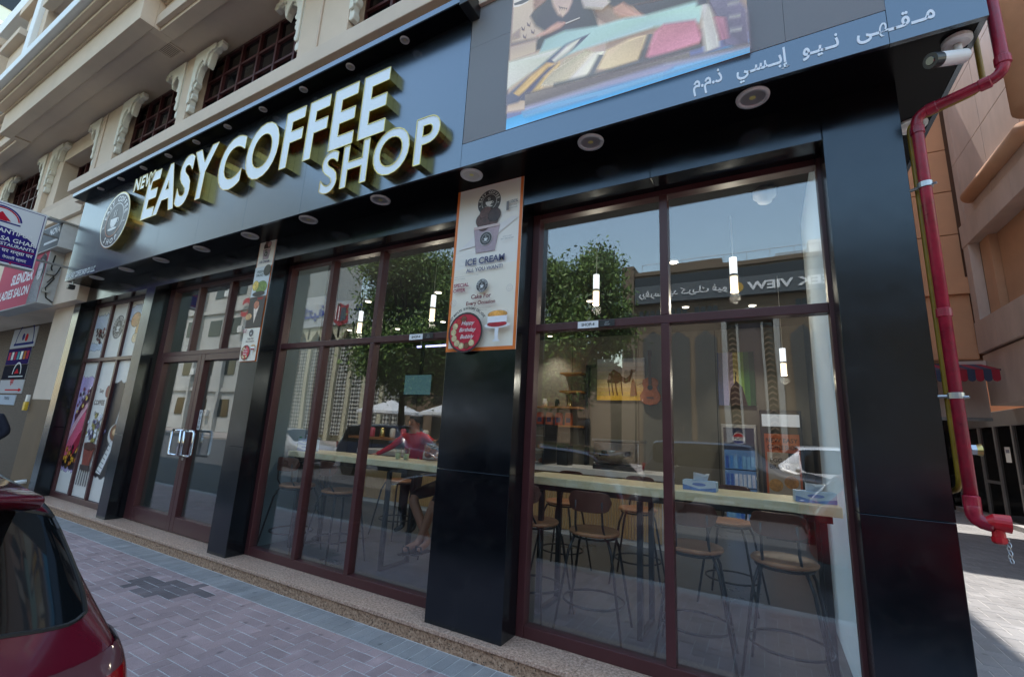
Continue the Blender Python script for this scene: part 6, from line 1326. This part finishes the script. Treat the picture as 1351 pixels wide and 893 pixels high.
m_car_red2 = M('bright_red_paint', srgb(214, 14, 34), .25, coat=1.)
RC = car('parked_car', 'dark red hatchback with rear spoiler parked at the left edge', (-1.585, -.03, -.10), math.pi, m_car_red, [(p[0], p[1]+.0, p[2]+.115, p[3]+.115, p[4], p[5]) for p in HATCH], (.155, .44), (2.2, 2.9), True)
# spoiler, tail lamps and trim of the near car (its rear faces the camera)
q = MB(); vs = []; NN = 16
for i in range(NN+1):
    e = i/NN*2-1; yy = e*.60; k = 1-.10*abs(e)**2; dz = -.05*abs(e)**2.2; xr = .20+.10*abs(e)**3
    vs += [(.60, yy*.97, 1.525+dz), (xr, yy, 1.502+dz), (xr-.012, yy, 1.488+dz), (xr+.01, yy, 1.465+dz), (.47, yy*.96, 1.43+dz)]
fs = []
for i in range(NN):
    for k in range(5): a, b = i*5+k, i*5+(k+1) % 5; fs.append((a, b, b+5, a+5))
fs += [(0, 1, 2, 3, 4), tuple(NN*5+j for j in (4, 3, 2, 1, 0))]
q.add(vs, fs).build('spoiler', m_car_red, RC, smooth=True, bevel=.006)
for s in (-1, 1):
    prof = [(.085, .50), (.05, .60), (.045, .68), (.065, .755), (.115, .825), (.22, .862), (.36, .868)]
    zhi = [1.035, 1.05, 1.065, 1.08, 1.085, 1.08, 1.06]; zlo = [.93, .885, .85, .83, .835, .87, .98]
    q = MB(); vs = []
    for (px, py), zh, zl in zip(prof, zhi, zlo):
        o_ = .012
        for f in (0, .33, .66, 1): vs.append((px-o_*(1 if px < .2 else .2)-(.012 if 0 < f < 1 else 0), s*(py+o_*.6), zl+(zh-zl)*f))
    fs = [(i*4+k, i*4+k+1, i*4+k+5, i*4+k+4) for i in range(len(prof)-1) for k in range(3)]
    mi_ = MB(); 
    for j, f in enumerate(fs): mi_.add([vs[v] for v in f], [(0, 1, 2, 3)], 0 if j % 3 == 1 and j < 12 else 1)
    lo_ = mi_.build('tail_lamp', [m_tail, M('tail_lamp_clear', (.09, .035, .04), .1, coat=.4)], RC, smooth=True, sub=3)
    sw = lo_.modifiers.new('wrap', 'SHRINKWRAP'); sw.target = next(c_ for c_ in RC.children if c_.name.startswith('body')); sw.wrap_method = 'NEAREST_SURFACEPOINT'; sw.wrap_mode = 'OUTSIDE_SURFACE'; sw.offset = .009
car('parked_car', 'bright red car parked by the kerb, reflected at the lower right of the glass', (.42, -1.35, -.13), 0, m_car_red2, HATCH, (.155, .44), (2.2, 2.9))
car('parked_car', 'dark grey off-roader reflected above the bar right of the mullion', (-2.9, -6.6, -.13), 0, M('dark_grey_paint', (.03, .03, .033), .25, coat=1.), SUVP, (.10, .26), (2.55, 3.2))
car('parked_car', 'white off-roader reflected at the right end of the bar', (3.2, -8.0, -.13), math.pi*.97, M('white_car_paint', (.7, .7, .7), .3, coat=1.), SUVP, (.10, .26), (2.55, 3.2))
car('parked_car', 'silver car reflected in the left pane of the right-hand window', (-7.6, -5.6, -.13), 0, M('silver_paint', (.45, .46, .48), .28, metal=.7, coat=1.), HATCH, (.155, .44), (2.2, 2.9))
car('parked_car', 'dark blue car parked across the street reflected behind the silver car', (-13.4, -5.6, -.13), 0, M('dark_blue_paint', (.02, .03, .06), .25, coat=1.), SUVP, (.10, .26), (2.55, 3.2))
car('parked_car', 'pale grey car farther left across the street', (-18.8, -5.5, -.13), 0, M('pale_grey_paint', (.4, .4, .4), .3, coat=1.), HATCH, (.155, .44), (2.2, 2.9))
# ------------------------------------------------------------------ people
m_skin = M('skin', srgb(168, 118, 92), .5, var=.06, vs_=12); m_hair = M('black_hair', (.012, .010, .009), .6, bump=.3, bs=150)
def cloth(name, col): return M(name, col, .85, var=.12, vs_=14, bump=.25, bs=26)
m_blk, m_redc, m_navy, m_jean = cloth('black_cloth', (.014, .014, .017)), cloth('red_cloth', srgb(190, 24, 36)), cloth('navy_cloth', (.012, .014, .028)), cloth('blue_jeans', srgb(52, 66, 96))
def person(label, J, R, E, zones, mats, hair=True, look=(0, -1, 0), hands=()):
    """J joints, R radii, E bones; zones: bone -> material index; body is one skinned mesh"""
    t = empty('person', (J['pelvis'][0], J['pelvis'][1], 0), label=label, cat='person')
    off = Vector(t.location); names = list(J); idx = {n: i for i, n in enumerate(names)}
    me = bpy.data.meshes.new('b'); me.from_pydata([Vector(J[n])-off for n in names], [(idx[a], idx[b]) for a, b in E], [])
    o = bpy.data.objects.new('b', me); COL.objects.link(o); o.modifiers.new('sk', 'SKIN')
    for i, n in enumerate(names):
        sv = me.skin_vertices[0].data[i]; r = R[n]; sv.radius = r if isinstance(r, tuple) else (r, r); sv.use_root = n == 'pelvis'
    s = o.modifiers.new('s', 'SUBSURF'); s.levels = 2; s.render_levels = 2
    dg = bpy.context.evaluated_depsgraph_get(); m2 = bpy.data.meshes.new_from_object(o.evaluated_get(dg)); bpy.data.objects.remove(o)
    for q in mats: m2.materials.append(q)
    segs = [(Vector(J[a])-off, Vector(J[b])-off, zones.get((a, b), 0)) for a, b in E]
    for p in m2.polygons:
        c = p.center; best, bz = 1e9, 0
        for a, b, z in segs:
            d = b-a; u = max(0, min(1, (c-a).dot(d)/max(d.length_squared, 1e-9))); dist = (c-(a+d*u)).length
            if dist < best: best, bz = dist, z
        p.material_index = bz; p.use_smooth = True
    m2.name = 'body'; link('body', m2, t)
    H = Vector(J['head'])-off; f = Vector(look).normalized(); r_ = Vector((f.y, -f.x, 0)).normalized(); u = Vector((0, 0, 1))
    # face: nose, eyes, ears and a cap of hair
    q = MB(); nb_ = H+f*.088-u*.015
    q.add([nb_+u*.035, nb_-r_*.016-u*.012, nb_+r_*.016-u*.012, nb_+f*.024-u*.008], [(0, 1, 3), (0, 3, 2), (1, 2, 3), (0, 2, 1)]); q.build('nose', mats[0], t)
    for s in (-1, 1):
        MB().ball(H+f*.083+r_*s*.033+u*.018, .011, .011, .007, 8, 6).build('eye', m_hair, t); MB().ball(H+r_*s*.082-u*.005, .014, .02, .032, 8, 6).build('ear', mats[0], t)
    MB().box(-.022, .022, -.003, .003, -.004, .004).build('mouth', M('lips', srgb(130, 72, 66), .5), t).matrix_local = Matrix.Translation(H+f*.088-u*.055) @ f.to_track_quat('-Y', 'Z').to_matrix().to_4x4()
    if hair:
        q = MB(); vs, fs = [], []; n_, k_ = 16, 8
        for i in range(k_+1):
            a = math.pi/2*(1-i/k_*1.25)
            for j in range(n_):
                w = 2*math.pi*j/n_; d = f*math.cos(w)+r_*math.sin(w); front = max(0, math.cos(w))
                lim = max(a, .35*front+.02-(.45*(1-front))); vs.append(H+u*(.025+.118*math.sin(lim))+d*(.098*math.cos(lim))*(1 if front < .5 else .98)-f*.008)
        for i in range(k_):
            for j in range(n_): fs.append((i*n_+j, i*n_+(j+1) % n_, (i+1)*n_+(j+1) % n_, (i+1)*n_+j))
        q.add(vs, fs).build('hair', m_hair, t, smooth=True)
    for (w, d, side) in hands:      # five separate fingers rooted in the palm
        w = Vector(w)-off; d = Vector(d).normalized(); sd = Vector(side).normalized(); nm = d.cross(sd)
        hq = MB(); hq.tube([w-d*.02, w+d*.03, w+d*.085], [.026, .036, .034], 10)
        for k, ln in enumerate((.060, .075, .08, .072)):
            b0 = w+d*.075+sd*(-.030+.020*k); hq.tube([b0, b0+d*ln*.5+nm*.008, b0+d*ln*.75+nm*.03], [.0095, .0088, .007], 7)
        b0 = w+d*.03-sd*.03; hq.tube([b0, b0-sd*.03+d*.025, b0-sd*.03+d*.06+nm*.012], [.011, .010, .008], 7)
        hq.build('hand', mats[0], t, smooth=True)
    return t
ED = [('pelvis', 'waist'), ('waist', 'chest'), ('chest', 'neck'), ('neck', 'head'), ('head', 'crown')]
for s in 'lr': ED += [('chest', s+'sh'), (s+'sh', s+'el'), (s+'el', s+'wr'), ('pelvis', s+'hip'), (s+'hip', s+'kn'), (s+'kn', s+'an'), (s+'an', s+'toe')]
RR = {'pelvis': (.155, .12), 'waist': (.145, .11), 'chest': (.165, .12), 'neck': .058, 'head': (.088, .10), 'crown': (.06, .07), 'lsh': .062, 'rsh': .062, 'lel': .045, 'rel': .045, 'lwr': .03, 'rwr': .03, 'lhip': .098, 'rhip': .098, 'lkn': .064, 'rkn': .064, 'lan': .04, 'ran': .04, 'ltoe': .03, 'rtoe': .03}
def zoned(top, arm, leg, shin, foot, neck=0):
    z = {('pelvis', 'waist'): top, ('waist', 'chest'): top, ('chest', 'neck'): top, ('neck', 'head'): neck, ('head', 'crown'): 0}
    for s in 'lr': z.update({('chest', s+'sh'): top, (s+'sh', s+'el'): top, (s+'el', s+'wr'): arm, ('pelvis', s+'hip'): leg, (s+'hip', s+'kn'): leg, (s+'kn', s+'an'): shin, (s+'an', s+'toe'): foot})
    return z
# man on a stool behind the bar, facing the window, ankles crossed on the foot ring
X, Y = -3.25, 4.55
J = {'pelvis': (X, Y+.02, .99), 'waist': (X, Y+.03, 1.16), 'chest': (X-.01, Y-.01, 1.40), 'neck': (X-.01, Y-.05, 1.55), 'head': (X-.02, Y-.09, 1.675), 'crown': (X-.02, Y-.08, 1.77),
     'lsh': (X-.19, Y-.03, 1.46), 'rsh': (X+.19, Y-.03, 1.46), 'lel': (X-.27, Y-.20, 1.28), 'rel': (X+.26, Y-.22, 1.28), 'lwr': (X-.12, Y-.38, 1.36), 'rwr': (X+.10, Y-.40, 1.33),
     'lhip': (X-.10, Y-.05, .96), 'rhip': (X+.10, Y-.05, .96), 'lkn': (X-.20, Y-.50, .86), 'rkn': (X+.14, Y-.50, .86), 'lan': (X+.05, Y-.46, .42), 'ran': (X-.03, Y-.52, .41), 'ltoe': (X+.09, Y-.66, .375), 'rtoe': (X-.06, Y-.72, .37)}
man = person('man in black with bare crossed legs sitting at the middle window bar', J, RR, ED, zoned(1, 0, 1, 0, 0), [m_skin, m_blk], hands=[((X-.12, Y-.38, 1.36), (.4, -.6, .1), (0, 0, 1)), ((X+.10, Y-.40, 1.33), (-.5, -.6, .05), (0, 0, 1))])
for s, c0 in ((-1, (J['rtoe'], J['ran'])), (1, (J['ltoe'], J['lan']))):
    a, b = Vector(c0[0])-Vector((X, Y+.02, 0)), Vector(c0[1])-Vector((X, Y+.02, 0)); m_ = (a+b)/2
    MB().box(-.045, .045, -.14, .14, -.012, .0).build('sandal', m_trim, man, bevel=.01, loc=(m_.x, m_.y-.02, min(a.z, b.z)-.03)); MB().tube([(-.045, -.05, .0), (-.03, -.06, .06), (.03, -.06, .06), (.045, -.05, .0)], .011, 6).build('sandal_strap', m_trim, man, loc=(m_.x, m_.y-.02, min(a.z, b.z)-.03))
# person in a red shirt standing beyond the bar, leaning on one arm
X, Y = -4.50, 5.25
J = {'pelvis': (X, Y, .98), 'waist': (X, Y, 1.12), 'chest': (X+.02, Y-.03, 1.40), 'neck': (X+.02, Y-.05, 1.54), 'head': (X+.02, Y-.08, 1.66), 'crown': (X+.02, Y-.08, 1.76),
     'lsh': (X-.18, Y-.03, 1.46), 'rsh': (X+.21, Y-.03, 1.47), 'lel': (X-.34, Y-.12, 1.30), 'rel': (X+.42, Y-.15, 1.42), 'lwr': (X-.46, Y-.3, 1.18), 'rwr': (X+.60, Y-.3, 1.42),
     'lhip': (X-.09, Y, .92), 'rhip': (X+.09, Y, .92), 'lkn': (X-.10, Y-.02, .58), 'rkn': (X+.10, Y-.02, .58), 'lan': (X-.10, Y+.02, .22), 'ran': (X+.10, Y+.02, .22), 'ltoe': (X-.11, Y-.14, .175), 'rtoe': (X+.11, Y-.14, .175)}
person('person in a bright red shirt standing behind the middle window bar', J, RR, ED, zoned(1, 1, 2, 2, 2), [m_skin, m_redc, m_blk], hands=[((X-.46, Y-.3, 1.18), (-.4, -.6, -.3), (0, 0, 1)), ((X+.60, Y-.3, 1.42), (.7, -.4, 0), (0, 0, 1))])
# person in a navy jacket at the far left, hand on hip so that the elbow points at the shop
X, Y = -11.55, 2.45
J = {'pelvis': (X, Y, .92), 'waist': (X, Y, 1.08), 'chest': (X, Y, 1.33), 'neck': (X, Y, 1.48), 'head': (X-.02, Y-.02, 1.60), 'crown': (X-.02, Y-.02, 1.70),
     'lsh': (X-.03, Y-.19, 1.40), 'rsh': (X+.03, Y+.19, 1.40), 'lel': (X-.02, Y-.26, 1.12), 'rel': (X+.10, Y+.31, 1.16), 'lwr': (X-.14, Y-.24, .90), 'rwr': (X+.02, Y+.20, 1.03),
     'lhip': (X, Y-.09, .88), 'rhip': (X, Y+.09, .88), 'lkn': (X, Y-.10, .48), 'rkn': (X, Y+.10, .48), 'lan': (X+.03, Y-.10, .10), 'ran': (X+.03, Y+.10, .10), 'ltoe': (X-.14, Y-.11, .04), 'rtoe': (X-.14, Y+.11, .04)}
person('person in a dark navy jacket standing at the far left edge', J, dict(RR, rel=.075, rwr=.06, rsh=.08, lel=.06), ED, zoned(1, 1, 1, 1, 2), [m_skin, m_navy, m_blk], look=(-1, 0, 0), hands=[((X-.14, Y-.24, .90), (-.2, 0, -1), (0, 1, 0)), ((X+.02, Y+.20, 1.03), (-.6, -.6, -.1), (0, 0, 1))])
